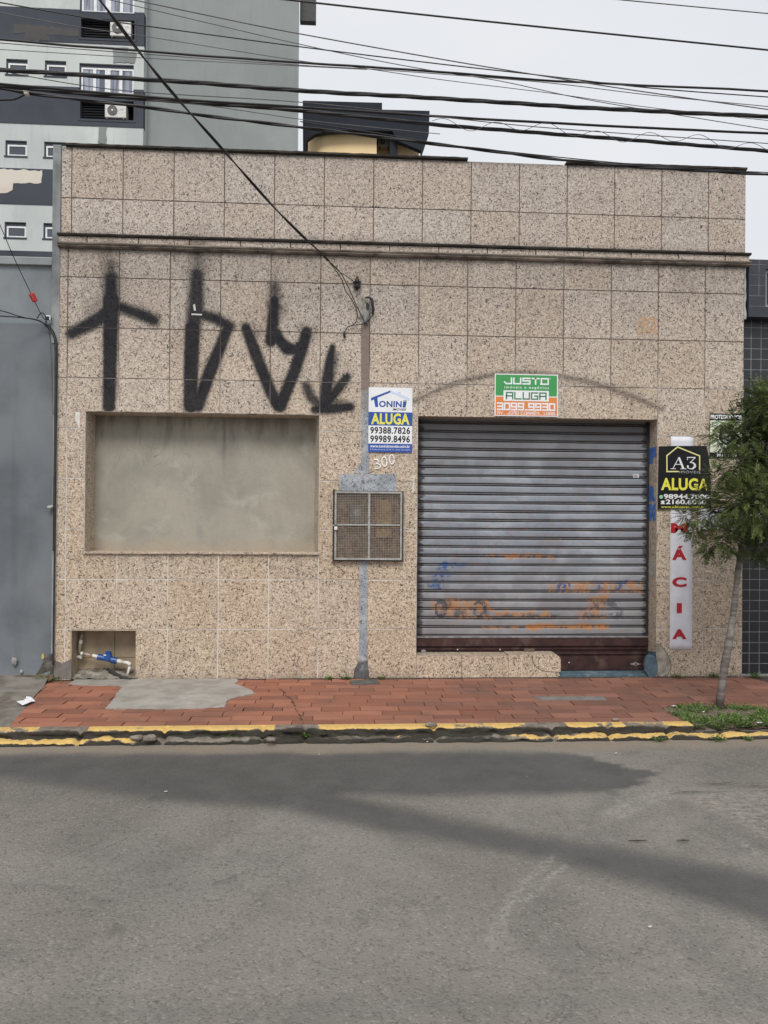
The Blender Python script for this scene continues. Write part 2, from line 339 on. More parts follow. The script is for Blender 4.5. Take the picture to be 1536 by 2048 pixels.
def asphalt():
    g = G('worn_asphalt', .85, .25); p = g.pos()
    big = g.noise(.6, 5, .55, .3); med = g.noise(4.5, 5, .6, .2)
    c = g.mix(g.step(big, .35, .68), (.170, .160, .144), (.222, .209, .188))
    c = g.mix(g.math('MULTIPLY', g.step(med, .48, .72), .5), c, (.135, .131, .125))
    b2 = g.noise(.9, 4, .6, .8, g.pos(loc=(12, 5, 0))); c = g.mix(g.math('MULTIPLY', g.step(b2, .5, .66), .45), c, (.255, .243, .222))
    b3 = g.noise(1.4, 5, .65, .5, g.pos(loc=(3, 15, 0))); c = g.mix(g.math('MULTIPLY', g.step(b3, .52, .66), .4), c, (.125, .121, .115))
    agg = g.vor(105, 'F1', g.pos(), 1, 'Color'); av = g.sep(agg, 0)
    c = g.mix(g.math('MULTIPLY', g.step(av, .28, .0), .40), c, (.075, .072, .07))
    c = g.mix(g.math('MULTIPLY', g.step(av, .84, 1.0), .30), c, (.37, .355, .33))
    pit = g.noise(48, 4, .7, .6)
    pm = g.math('MULTIPLY', g.step(pit, .41, .33), g.math('MULTIPLY_ADD', g.attr('oldp'), .55, .55))
    c = g.mix(pm, c, (.045, .043, .042))
    hc = g.noise(1.1, 5, .6, 1.2, g.pos(loc=(7, 3, 0))); c = g.mix(g.math('MULTIPLY', g.step(g.math('ABSOLUTE', g.math('SUBTRACT', hc, .5)), .0035, .0), .38), c, (.05, .048, .046))
    drip = g.vor(1.7, 'F1', g.pos(loc=(.3, .1, 0))); c = g.mix(g.math('MULTIPLY', g.step(g.math('MULTIPLY_ADD', g.noise(20, 4), .12, drip), .17, .10), .45), c, (.075, .073, .072))
    str_ = g.noise(7, 5, .65, 0, g.pos((.28, 1.4, 1)))
    c = g.mix(g.math('MULTIPLY', g.step(str_, .56, .74), .28), c, (.115, .112, .11))
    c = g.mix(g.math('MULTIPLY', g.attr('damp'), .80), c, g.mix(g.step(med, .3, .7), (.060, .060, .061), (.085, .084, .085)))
    c = g.mix(g.math('MULTIPLY', g.attr('band'), .45), c, (.11, .108, .105))
    c = g.mix(g.math('MULTIPLY', g.attr('oldp'), .25), c, (.12, .12, .118))
    dn = g.math('MULTIPLY', g.attr('dust'), g.math('MULTIPLY_ADD', g.noise(14, 4), .7, .45), clamp=True)
    c = g.mix(dn, c, g.mix(g.noise(60, 3), (.20, .165, .13), (.30, .26, .21)))
    sn = g.math('MULTIPLY', g.attr('scuff'), g.step(g.noise(45, 4, .7), .40, .62)); c = g.mix(g.math('MULTIPLY', sn, .60), c, (.36, .35, .325))
    gn = g.math('MULTIPLY', g.attr('gravel'), g.step(g.noise(30, 5, .75, .4, g.pos((.6, 1.4, 1))), .44, .62)); c = g.mix(g.math('MULTIPLY', gn, .55), c, (.37, .335, .29))
    litter = g.vor(5.5, 'F1'); c = g.mix(g.math('MULTIPLY', g.step(litter, .04, .02), .6), c, (.36, .345, .31))
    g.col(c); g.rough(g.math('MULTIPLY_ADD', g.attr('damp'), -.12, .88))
    h = g.math('ADD', g.math('MULTIPLY', g.vor(105), -1.1), g.math('ADD', g.math('MULTIPLY', g.noise(48, 4, .7), 1.2), g.math('MULTIPLY', g.noise(220, 2), .5)))
    g.bump(h, .45, .005); return g.m
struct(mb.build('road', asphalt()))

# cracks in the asphalt: narrow dark grooves filled with dirt
CRK = plain('crack_dirt', (.03, .028, .026), .95)
def crack(name, pts, w, z, amp=.012, mat=CRK, zfun=None):
    m = MB(); q = []
    for a, b in zip(pts[:-1], pts[1:]):
        n_ = max(2, int(math.dist(a, b)/.03))
        q += [(a[0]+(b[0]-a[0])*t/n_, a[1]+(b[1]-a[1])*t/n_) for t in range(n_)]
    q.append(pts[-1]); vs = []
    for i, (x, y) in enumerate(q):
        o = mnoise.noise(Vector((x*18, y*18, 1)))*amp; ww = w*(.35+.9*abs(mnoise.noise(Vector((x*30, y*30, 4)))))*min(1, i/4+.1, (len(q)-1-i)/4+.1)
        vs += [(x+o, y+o-ww, z), (x+o, y+o+ww, z)]
    m.add(vs, [(2*i, 2*i+2, 2*i+3, 2*i+1) for i in range(len(q)-1)]); return m
m = MB()
for pts, w_ in [([(1300, 1551), (1328, 1560), (1345, 1568), (1358, 1576), (1357, 1584)], .006), ([(1335, 1592), (1360, 1586), (1420, 1585), (1475, 1586)], .006),
                ([(1390, 1571), (1460, 1568), (1500, 1574), (1600, 1577), (1750, 1573)], .006), ([(1328, 1562), (1326, 1575)], .005)]:
    c_ = crack('c', px(pts), w_, ZR+.008); m.add(c_.v, c_.f)
struct(m.build('road_crack', CRK))

# ================================================================== PAVEMENT
KB = -1.545
base = MB(); base.box(-30, 40, KB, -.004, -.15, -.016); base.box(-30, 40, -.004, .45, -.15, -.019)
struct(base.build('pavement_bed', stained('bedding', (.21, .165, .135), (.13, .105, .09), scale=5)))
def clip(poly, a, b, keep_left=True):     # Sutherland-Hodgman against the line a->b
    outp = []; n = len(poly)
    def side(p): return ((b[0]-a[0])*(p[1]-a[1])-(b[1]-a[1])*(p[0]-a[0]))*(1 if keep_left else -1)
    for i in range(n):
        p, q = poly[i], poly[(i+1) % n]; sp, sq = side(p), side(q)
        if sp >= 0: outp.append(p)
        if (sp >= 0) != (sq >= 0):
            t = sp/(sp-sq); outp.append((p[0]+(q[0]-p[0])*t, p[1]+(q[1]-p[1])*t))
    return outp
def minus(poly, hole):                    # hole: convex, counter-clockwise
    pieces = []; cur = poly
    for i in range(len(hole)):
        a, b = hole[i], hole[(i+1) % len(hole)]
        o_ = clip(cur, a, b, False)
        if len(o_) > 2: pieces.append(o_)
        cur = clip(cur, a, b, True)
        if len(cur) < 3: return pieces
    return pieces
PIT = [(4.955, -1.15), (4.965, -1.60), (6.50, -1.60), (6.38, -1.42), (6.05, -1.22), (5.8, -1.09), (5.55, -1.01), (5.3, -.985), (5.08, -1.03)]
def brickmat():
    g = G('red_paver', .8, .25); p = g.pos()
    t = g.attr('tint')
    c = g.mix(t, (.270, .110, .072), (.375, .165, .108))
    c = g.mix(g.math('MULTIPLY', g.step(g.attr('tint2'), .82, .95), .6), c, (.17, .085, .065))
    x = g.sep(p, 0)
    c = g.mix(g.math('MULTIPLY', g.step(g.math('MULTIPLY_ADD', g.noise(2, 3), .9, x), 2.6, 4.8), .62), c, g.mix(t, (.165, .090, .072), (.235, .130, .104)))
    c = g.mix(g.math('MULTIPLY', g.step(g.noise(2.4, 5, .6, .3), .46, .72), .5), c, (.17, .10, .08))
    c = g.mix(g.math('MULTIPLY', g.step(g.noise(1.1, 4, .6, .5, g.pos(loc=(2, 8, 0))), .5, .68), .45), c, (.12, .085, .07))
    c = g.mix(g.math('MULTIPLY', g.step(g.noise(120, 3, .7), .58, .74), .45), c, (.10, .05, .04))
    c = g.mix(g.math('MULTIPLY', g.step(g.noise(34, 4, .7, 0, g.pos(loc=(3, 3, 3))), .62, .76), .3), c, (.42, .33, .26))
    g.col(c); g.bump(g.math('ADD', g.noise(90, 4, .7), g.noise(18, 3)), .35, .003); return g.m
mb = MB(); LB, HB, GJ = .297, .1275, .006
def edgeX(y): return -.125+(-y)*.178     # left edge of the brick paving runs at a slant
row = 0; y1 = -.006
while y1 > KB+.01:
    y0 = max(y1-HB, KB+.004); off = [0, .5, .22, .72, .35, .85][row % 6]*LB+random.uniform(-.02, .02)
    x0 = -.6-off
    while x0 < 6.3:
        x1 = x0+LB; poly = [(x0+GJ/2, y0+GJ/2), (x1-GJ/2, y0+GJ/2), (x1-GJ/2, y1-GJ/2), (x0+GJ/2, y1-GJ/2)]
        poly = clip(poly, (edgeX(-1.6), -1.6), (edgeX(0), 0), False)
        if len(poly) > 2: poly = clip(poly, (6.25, 0), (6.75, -1.6), False)
        if len(poly) > 2:
            ps = minus(poly, PIT) if x1 > 4.9 else [poly]
            z = random.uniform(-.004, .0035); t1, t2 = random.random(), random.random()
            tl = (random.uniform(-.002, .002), random.uniform(-.002, .002))
            for q in ps:
                n = len(q); n0 = len(mb.v)
                ar = sum(q[i][0]*q[(i+1) % n][1]-q[(i+1) % n][0]*q[i][1] for i in range(n))
                if ar < 0: q = q[::-1]
                if abs(ar) < 2e-4: continue
                top = [(a, b, z+tl[0]*(a-x0)/LB+tl[1]*(b-y0)/HB) for a, b in q]
                mb.add(top+[(a, b, -.03) for a, b in q], [tuple(range(n))]+[((i+1) % n, i, n+i, n+(i+1) % n) for i in range(n)], tint=t1, tint2=t2)
        x0 = x1
    y1 -= HB; row += 1
struct(mb.build('brick_pavement', brickmat()))
# right neighbour's darker paving and the left neighbour's broken concrete slab
m = MB()
for i in range(24):
    for j in range(4):
        xa = 6.27+i*.42; ya = -.006-j*.385
        q = clip([(xa, ya-.377), (xa+.412, ya-.377), (xa+.412, ya), (xa, ya)], (6.262, 0), (6.765, -1.6), True)
        q2 = []
        if len(q) > 2: q2 = minus(q, PIT)
        for q in q2:
            n = len(q); zt = -.004+random.uniform(-.002, .002)
            ar = sum(q[k][0]*q[(k+1) % n][1]-q[(k+1) % n][0]*q[k][1] for k in range(n))
            if ar < 0: q = q[::-1]
            m.add([(a, b, zt) for a, b in q]+[(a, b, -.03) for a, b in q], [tuple(range(n))]+[((k+1) % n, k, n+k, n+(k+1) % n) for k in range(n)])
struct(m.build('slate_pavement', stained('dark_paver', (.10, .075, .07), (.07, .055, .05), scale=4)))
xsl = np.concatenate([np.linspace(-30, -3, 10)[:-1], np.arange(-3, .16, .02)]); ysl = np.linspace(KB+.003, 0.0, 70)
m = MB(); vs = []; fs = []; kk = {}
def slabz(x, y):
    v = mnoise.fractal(Vector((x*1.7, y*1.7, 3)), 1, 2, 4)*.018+mnoise.noise(Vector((x*14, y*14, 1)))*.003
    # one broken lift running across
    cr = y+.55+(x+.4)*.35+mnoise.noise(Vector((x*4, y*4, 8)))*.08
    return -.012+v+(.02 if cr > 0 else 0)-.012*math.exp(-(cr/.02)**2)+.03*max(0, min(1, (y+.22)/.2))
grime = []
for j, y in enumerate(ysl):
    for i, x in enumerate(xsl):
        xe = min(x, edgeX(y)-.004); kk[i, j] = len(vs); vs.append((xe, y, slabz(xe, y)))
fs = [(kk[i, j], kk[i+1, j], kk[i+1, j+1], kk[i, j+1]) for j in range(len(ysl)-1) for i in range(len(xsl)-1) if vs[kk[i+1, j]][0]-vs[kk[i, j]][0] > 1e-4 or vs[kk[i+1, j+1]][0]-vs[kk[i, j+1]][0] > 1e-4]
m.add(vs, fs); struct(m.build('broken_slab_pavement', stained('old_slab', (.22, .205, .185), (.13, .115, .095), (.05, .045, .04), scale=4.5, light=(.30, .29, .265), fine=.09, bump=.5), smooth=True))
# cement repair over the bricks
def rag(poly, amp=.012, step=.03, z=0):
    o_ = []
    for i in range(len(poly)):
        a, b = poly[i], poly[(i+1) % len(poly)]; n_ = max(1, int(math.dist(a, b)/step))
        for k in range(n_):
            x = a[0]+(b[0]-a[0])*k/n_; y = a[1]+(b[1]-a[1])*k/n_
            o_.append((x+mnoise.noise(Vector((x*25, y*25, 1)))*amp, y+mnoise.noise(Vector((x*25, y*25, 9)))*amp))
    return o_
cem = [gz(x, y, 0) for x, y in [(214, 1417), (229, 1400), (235, 1386), (243, 1377), (237, 1372), (137, 1369)]]+[(.0, -.02), (1.72, -.02)]+[gz(x, y, 0) for x, y in [(471, 1369), (500, 1380), (513, 1388), (479, 1394), (456, 1401), (448, 1416), (340, 1419)]]
cem[6] = (cem[5][0], -.004); cem[7] = (cem[8][0], -.004)
CEMP = stained('cement_repair', (.36, .345, .32), (.28, .26, .235), (.16, .14, .12), scale=5, light=(.44, .43, .41), fine=.05)
m = MB(); m.slab(rag(rag(cem, .02, .08), .016, .018), -.02, .007); struct(m.build('cement_patch', CEMP))
m = MB(); m.slab(rag([gz(1065, 1394, 0), gz(1205, 1394, 0), gz(1213, 1400, 0), gz(1082, 1400, 0)], .004), -.02, .005); struct(m.build('cement_strip', stained('cement_grey', (.22, .22, .21), (.17, .165, .155), scale=9)))
# dirt line at the wall foot and the sunken crack in the bricks
m = MB(); q = [(x, -.004) for x in np.arange(1.9, 6.2, .04)][::-1]+[(x, -.02-.03*abs(mnoise.noise(Vector((x*5, 2, 2))))) for x in np.arange(1.9, 6.2, .04)]
m.slab(q, -.01, .0065); struct(m.build('wall_foot_dirt', plain('foot_dirt', (.085, .07, .06), .95, var=.4, scale=30)))
c_ = crack('c', [gz(x, y, 0) for x, y in [(553, 1376), (566, 1382), (572, 1390), (582, 1397), (584, 1405), (592, 1420), (600, 1432), (607, 1452)]], .02, .006, .02)
struct(c_.build('pavement_crack', plain('crack_fill', (.06, .05, .045), .95, var=.3)))

# kerb: two worn tiers, flaking yellow paint on top, dark eroded faces
kx = np.concatenate([np.linspace(-30, -2.5, 24)[:-1], np.arange(-2.5, 7.5, .012), np.linspace(7.5, 40, 24)])
def pxx(x, y=1465): return gz(x, y, -.02)[0]
ero = [(pxx(560), pxx(640), 1.0), (pxx(900), pxx(1000), .15), (pxx(60), pxx(180), .45), (pxx(1010), pxx(1120), .2)]
prof = [(-1.535, .003), (-1.550, .003), (-1.592, .002), (-1.630, -.002), (-1.638, -.017), (-1.639, -.033), (-1.638, -.047), (-1.647, -.051), (-1.668, -.047), (-1.692, -.050), (-1.704, -.060), (-1.709, -.073), (-1.710, -.10), (-1.714, -.13)]
def fn(x, s, k, sc_=1.0): return mnoise.fractal(Vector((x*s, k*1.7, k)), 1, 2, 4)*sc_
vs = []; up = []; mo = []
gaps = [pxx(v) for v in (-300, -60, 163, 330, 525, 610, 870, 1110, 1225, 1346, 1455)]+[8.2, 9.3, 10.4, -2.2, -3.3]
for x in kx:
    e = max([w_*max(0, 1-abs((x-(a+b)/2)/((b-a)/2+1e-6))**2) for a, b, w_ in ero]+[0])
    dj = min(abs(x-g_) for g_ in gaps); gp = math.exp(-(dj/.014)**2)
    nu = fn(x, 2.2, 1); nl = fn(x, 2.6, 2); inpit = 1 if 5.0 < x < 6.5 else 0
    for k, (y, z) in enumerate(prof):
        yy = y; z2 = z
        loc = mnoise.fractal(Vector((x*9, k*.45, 3)), 1, 2, 4)
        if k <= 6:
            w_ = max(0, (k-1)/5); yy += w_*(.018*nu+.03*e)+loc*.009*min(1, w_*2); z2 += loc*.004*min(1, k/2)-e*.012*w_
            if k in (4, 5, 6): yy += .022*max(0, loc+.1)
            if inpit: z2 = min(z2, -.045+loc*.004)
        else:
            l2 = mnoise.noise(Vector((x*26, k*.8, 11))); yy += .014*nl+loc*.016+l2*.006*(k < 12); z2 += loc*.013*(k < 12)+.009*nl+l2*.006*(k < 12)
            ll = .5+.5*fn(x, 1.1, 7)
            if k in (8, 9) and .35*(pxx(200)) < x: z2 -= .010*max(0, ll)
        if k < 7: z2 -= gp*.022*(k > 0)*(not inpit); yy += gp*.012*(k > 3)
        else: z2 -= gp*.026*(k < 12); yy += gp*.018
        vs.append((x, yy, z2))
        # paint mask
        pm = 0
        if k <= 3 and not inpit:
            pm = .9-.28*abs(mnoise.fractal(Vector((x*5, k*.6, 5)), 1, 2, 4))*2-e*1.2
            for a, b, f in [(1063, 1143, .42), (1205, 1240, .2), (1262, 1350, .36), (0, 60, .25), (75, 175, .35), (548, 618, .8)]:
                if pxx(a) < x < pxx(b): pm -= f
            if k == 0: pm -= .1+.3*mnoise.noise(Vector((x*6, 2, 2)))
            if k == 3: pm -= .12
            if k == 2: pm -= .05
        if 7 <= k <= 10:
            b0 = -.5
            if x < pxx(165): b0 = .95
            elif x < pxx(290): b0 = .85
            elif pxx(990) < x < pxx(1120): b0 = .7
            elif x > pxx(1120): b0 = .9
            elif pxx(770) < x < pxx(850): b0 = .5
            pm = b0-.3*abs(mnoise.fractal(Vector((x*5, k*.6, 6)), 1, 2, 4))*2
            if k == 10: pm -= .25
            if k == 7: pm -= .25
        up.append(max(0, min(1, pm))); low = (pxx(500) < x < pxx(985))*.55 if k >= 7 else 0
        mo.append((1.0 if k in (4, 5, 6, 11, 12, 13) else (.5 if k in (3, 7, 10) else .0)+.5*e)+low)
npf = len(prof); m = MB()
m.add(vs, [(i*npf+k, i*npf+k+1, (i+1)*npf+k+1, (i+1)*npf+k) for i in range(len(kx)-1) for k in range(npf-1)], ypaint=up, moss=mo)
g = G('painted_kerb', .8, .25)
c = g.mix(g.step(g.noise(12, 4), .35, .65), (.24, .215, .18), (.15, .13, .11))
c = g.mix(g.math('MULTIPLY', g.step(g.math('MULTIPLY_ADD', g.noise(16, 5, .65), .9, g.attr('moss')), .75, 1.25), .93), c, (.028, .025, .02))
pf = g.step(g.math('ADD', g.attr('ypaint'), g.math('MULTIPLY', g.math('SUBTRACT', g.noise(34, 5, .75), .5), 1.05)), .44, .56)
yc = g.mix(g.step(g.noise(20, 5, .7), .35, .7), (.66, .45, .15), (.55, .375, .135))
yc = g.mix(g.math('MULTIPLY', g.step(g.noise(60, 4), .55, .72), .5), yc, (.30, .22, .12))
g.col(g.mix(pf, c, yc)); g.bump(g.math('ADD', g.noise(35, 5, .7), g.math('MULTIPLY', g.noise(120, 3), .4)), .7, .008)
struct(m.build('kerb', g.m, smooth=True))

# loose stones broken off the kerb
STN = stained('kerb_stone', (.26, .23, .19), (.16, .14, .12), scale=20, fine=.1)
def rock(x, y, z, sx, sy, sz, mat, seed):
    m = MB(); n, k = 10, 6; vs = [(x, y, z-sz)]
    for i in range(1, k):
        t = math.pi*i/k
        for j in range(n):
            a = 2*math.pi*j/n; d_ = Vector((math.sin(t)*math.cos(a), math.sin(t)*math.sin(a), -math.cos(t)))
            r = 1+.45*mnoise.noise(d_*1.6+Vector((seed, 0, 0)))
            vs.append((x+d_.x*sx*r, y+d_.y*sy*r, z+d_.z*sz*r))
    vs.append((x, y, z+sz)); fs = [(0, 1+(j+1) % n, 1+j) for j in range(n)]
    for i in range(k-2): fs += [(1+i*n+j, 1+i*n+(j+1) % n, 1+(i+1)*n+(j+1) % n, 1+(i+1)*n+j) for j in range(n)]
    fs += [(len(vs)-1, 1+(k-2)*n+j, 1+(k-2)*n+(j+1) % n) for j in range(n)]
    m.add(vs, fs); return m
for i, (x, y, s_, lb) in enumerate([(275, 1474, .05, 'pale chunk of broken kerb left of the larger chunk'), (299, 1475, .055, 'larger pale chunk of broken kerb near the cement patch'),
        (541, 1477, .035, 'small square lump of broken kerb below the pavement crack'), (862, 1451, .045, 'grey stone lying on the yellow kerb near the middle'), (1231, 1440, .03, 'small grey pebble on the bricks near the tree pit')]):
    p = gz(x, y, -.03 if y > 1460 else .01); zt = -.046 if y > 1460 else .006
    tag(rock(p[0], p[1], zt+s_*.25, s_, s_*.6, s_*.38, STN, i*3.1).build('stone', STN, smooth=True), lb, 'stone', 'loose stones along the kerb')

# ================================================================== MAIN BUILDING
T = .45; XL, XR = -.085, 6.228; GAP = .0085
ZT = 4.762; ZC0, ZC1 = 3.862, 3.972        # cornice band
WIN = (.168, 2.246, 1.147, 2.402); SHU = (3.150, 5.400, 0.0, 2.405); NIC = (.060, .624, 0.0, .440)
B = thing('commercial_building', 'vacant one storey shop faced in speckled beige granite tiles, spray painted with black strokes', 'building')
STROKES = []
def stroke(pts, soft=4, op=1.0): STROKES.append(([(*XZ(x, y), (r+2.0)/219.0) for x, y, r in pts], soft*1.3/219.0, op))
stroke([(222, 492, 7), (222, 530, 10)], 15, .42); stroke([(222, 530, 9), (222, 565, 12)], 13, .8)
stroke([(222, 556, 12), (222, 610, 14)], 8, 1); stroke([(222, 600, 15), (221, 650, 13), (220, 720, 11.5), (218, 812, 10.5)], 3)
stroke([(218, 622, 14), (203, 634, 12), (182, 647, 12), (143, 667, 9)], 6); stroke([(234, 612, 9), (262, 622, 9), (290, 632, 10), (308, 641, 9)], 7)
stroke([(206, 600, 9), (184, 626, 9)], 13, .5); stroke([(236, 596, 8), (230, 570, 6)], 12, .35)
stroke([(395, 498, 10), (396, 545, 12)], 15, .62); stroke([(394, 548, 11), (392, 610, 14), (386, 660, 13)], 7, .97); stroke([(385, 655, 13), (382, 740, 12.5), (381, 812, 12)], 3)
stroke([(400, 628, 8), (430, 637, 9), (460, 653, 8)], 6); stroke([(454, 660, 9), (438, 700, 10), (419, 745, 11), (396, 812, 10)], 4)
stroke([(549, 572, 6), (550, 600, 8)], 10, .9); stroke([(549, 600, 8), (546, 640, 10), (542, 682, 10)], 4); stroke([(556, 610, 6), (566, 622, 4)], 8, .35)
stroke([(538, 606, 4), (546, 640, 5)], 6, .8); stroke([(561, 614, 4), (552, 642, 5)], 6, .75)
stroke([(492, 656, 8), (505, 690, 10), (522, 735, 10), (540, 780, 10), (556, 812, 10)], 4); stroke([(500, 655, 8), (520, 665, 6)], 9, .4)
stroke([(560, 812, 11), (574, 780, 10), (590, 740, 10), (606, 690, 10), (613, 664, 9)], 4); stroke([(608, 660, 9), (620, 668, 8)], 9, .5)
stroke([(553, 664, 7), (560, 682, 9), (575, 697, 11), (592, 700, 9), (602, 690, 8)], 4)
stroke([(665, 694, 4), (661, 715, 7), (655, 760, 10), (650, 812, 11)], 3.5); stroke([(672, 710, 3), (663, 765, 5)], 6, .8)
stroke([(613, 773, 7), (622, 795, 8), (638, 810, 8)], 6, .95); stroke([(694, 754, 6), (680, 772, 8), (660, 798, 8)], 4.5); stroke([(630, 819, 7), (665, 817, 9), (700, 814, 7)], 4.5)
stroke([(660, 805, 10), (690, 812, 8)], 8, .8)
STROKES += [([(x, z, r+.012) for x, z, r in p_], sf*2.2+.018, op*.22) for p_, sf, op in list(STROKES)]
STROKES_SOOT = [([(*XZ(x, y), r/219.0) for x, y, r in pts], s_/219.0, op) for pts, s_, op in [
    ([(828, 803, 3), (870, 782, 3), (930, 760, 4), (985, 750, 4), (1050, 744, 3), (1115, 752, 4), (1170, 762, 4), (1222, 777, 4), (1270, 795, 5), (1325, 820, 3)], 6, 1.0),
    ([(1120, 756, 8), (1225, 780, 8), (1300, 806, 7)], 16, .4), ([(850, 795, 7), (960, 752, 8)], 18, .28)]]
def field(P, strokes):
    a = np.zeros(len(P))
    for pts, soft, op in strokes:
        best = np.full(len(P), 1e9)
        for (x0, z0, r0), (x1, z1, r1) in zip(pts[:-1], pts[1:]):
            e = np.array([x1-x0, z1-z0]); w_ = P-np.array([x0, z0]); t = np.clip((w_@e)/(e@e+1e-12), 0, 1)
            dd = np.linalg.norm(w_-t[:, None]*e, axis=1)-(r0+(r1-r0)*t); best = np.minimum(best, dd)
        a = np.maximum(a, op*(1-sstep(best, -soft*.8, soft*1.15)))
    return a
def attrs_at(P):
    z = P[:, 1]; x = P[:, 0]
    gr = np.zeros(len(P))
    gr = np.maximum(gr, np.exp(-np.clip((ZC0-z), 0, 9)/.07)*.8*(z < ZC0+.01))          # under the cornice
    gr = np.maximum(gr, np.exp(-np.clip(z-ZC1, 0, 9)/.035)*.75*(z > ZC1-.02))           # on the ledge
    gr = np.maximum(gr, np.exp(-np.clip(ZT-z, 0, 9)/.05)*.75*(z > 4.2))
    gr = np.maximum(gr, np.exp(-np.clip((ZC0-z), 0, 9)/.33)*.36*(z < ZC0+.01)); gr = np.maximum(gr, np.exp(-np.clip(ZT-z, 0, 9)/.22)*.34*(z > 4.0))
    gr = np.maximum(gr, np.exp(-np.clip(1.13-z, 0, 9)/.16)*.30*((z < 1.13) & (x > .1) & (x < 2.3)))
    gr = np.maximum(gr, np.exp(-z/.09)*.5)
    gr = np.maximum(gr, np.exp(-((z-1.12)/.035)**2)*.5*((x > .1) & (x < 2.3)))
    rust = ((x > 5.20) & (x < 5.40) & (z > 3.21) & (z < 3.37))*1.0
    return dict(paint=field(P, STROKES), soot=field(P, STROKES_SOOT), grime=gr, rust=rust)
def slab_rects(cells, holes, y_front, depth, mb, res):
    for (x0, x1, z0, z1) in cells:
        t1, t2 = random.random(), random.random(); jy = random.uniform(-.0012, .0012)
        for (a, b, c, d_) in subtract((x0, x1, z0, z1), holes):
            ia = GAP/2 if abs(a-x0) < 1e-6 else 0; ib = GAP/2 if abs(b-x1) < 1e-6 else 0
            ic = GAP/2 if abs(c-z0) < 1e-6 else 0; id_ = GAP/2 if abs(d_-z1) < 1e-6 else 0
            A, Bx, C, D = a+ia, b-ib, c+ic, d_-id_
            r = res(A, Bx, C, D); nx_, nz_ = max(1, int((Bx-A)/r)), max(1, int((D-C)/r))
            gx_, gz_ = np.meshgrid(np.linspace(A, Bx, nx_+1), np.linspace(C, D, nz_+1)); PP = np.stack([gx_.ravel(), gz_.ravel()], 1)
            fs = [(j*(nx_+1)+i, j*(nx_+1)+i+1, (j+1)*(nx_+1)+i+1, (j+1)*(nx_+1)+i) for j in range(nz_) for i in range(nx_)]
            yf = y_front+jy
            mb.add([(p[0], yf, p[1]) for p in PP], fs, tint=t1, tint2=t2, **attrs_at(PP))
            q = [(A, C), (Bx, C), (Bx, D), (A, D)]; PQ = np.array(q+q); aa = attrs_at(PQ)
            mb.add([(p[0], yf, p[1]) for p in q]+[(p[0], yf+depth, p[1]) for p in q], [((i+1) % 4, i, 4+i, 4+(i+1) % 4) for i in range(4)], tint=t1, tint2=t2, **aa)
colsX = [XL]+[i*T for i in range(14)]+[XR]
rowsZ = [0, .0001]
rowsZ = [max(0, i*T) for i in range(9)]+[ZC0]
cells = [(colsX[i], colsX[i+1], rowsZ[j], rowsZ[j+1]) for i in range(len(colsX)-1) for j in range(len(rowsZ)-1)]
holes = [WIN, SHU, NIC]
def res_main(a, b, c, d_):
    if d_ > 2.35 and a < 3.12: return .0085
    if d_ > 2.35: return .02
    return .045
clad = MB(); slab_rects(cells, holes, 0.0, .012, clad, res_main)
# parapet courses have their own joint pattern, half a hand further right
offp = XZ(143.3, 395.8)[0]
colsP = [-.067]+[offp+i*T for i in range(14)]+[XR+.007]
zp = XZ(448.8, 405.4)[1]
cellsP = [(colsP[i], colsP[i+1], a, b) for i in range(len(colsP)-1) for a, b in ((ZC1, zp), (zp, ZT))]
slab_rects(cellsP, [], 0.0, .012, clad, lambda a, b, c, d_: .03)
# narrow band between the two ledges
cellsC = [(-.075+i*T-.2 if i else -.075, min(-.075+(i+1)*T-.2, 6.262), ZC0+.034, ZC1-.018) for i in range(15)]
slab_rects([c_ for c_ in cellsC if c_[1] > c_[0]], [], -.032, .03, clad, lambda a, b, c, d_: .03)
clad.build('tile_cladding', GRAN, B)
# grout backing with the same spray on it, over the solid wall
gb = MB()
for (a, b, c, d_) in subtract((XL, XR, 0, ZC0), holes)+[(-.067, XR+.007, ZC0, ZT-.002)]:
    r = .02 if d_ > 2.3 else .1; nx_, nz_ = max(1, int((b-a)/r)), max(1, int((d_-c)/r))
    gx_, gz_ = np.meshgrid(np.linspace(a, b, nx_+1), np.linspace(c, d_, nz_+1)); PP = np.stack([gx_.ravel(), gz_.ravel()], 1)
    gb.add([(p[0], .0035, p[1]) for p in PP], [(j*(nx_+1)+i, j*(nx_+1)+i+1, (j+1)*(nx_+1)+i+1, (j+1)*(nx_+1)+i) for j in range(nz_) for i in range(nx_)], paint=field(PP, STROKES))
gb.build('grout', GROUT, B)
RENDER_ = stained('grey_render', (.27, .29, .305), (.21, .225, .235), (.10, .10, .10), scale=3, light=(.34, .36, .37), vstreak=.35)
wl = MB()
for (a, b, c, d_) in subtract((XL, XR, 0, ZT-.004), holes): wl.box(a, b, .012, .30, c, d_)
wl.box(XL, XR, .30, 8, 0, 4.3)
wl.build('wall', RENDER_, B)
m = MB(); m.box(-.140, -.0685, -.006, .3, 3.0, 4.775); m.box(-.118, -.0875, -.002, .3, 0, 3.0)
m.build('party_wall', stained('party_render', (.30, .32, .335), (.20, .215, .22), (.05, .05, .05), scale=4, light=(.36, .38, .385), vstreak=.4), B, bevel=.004)
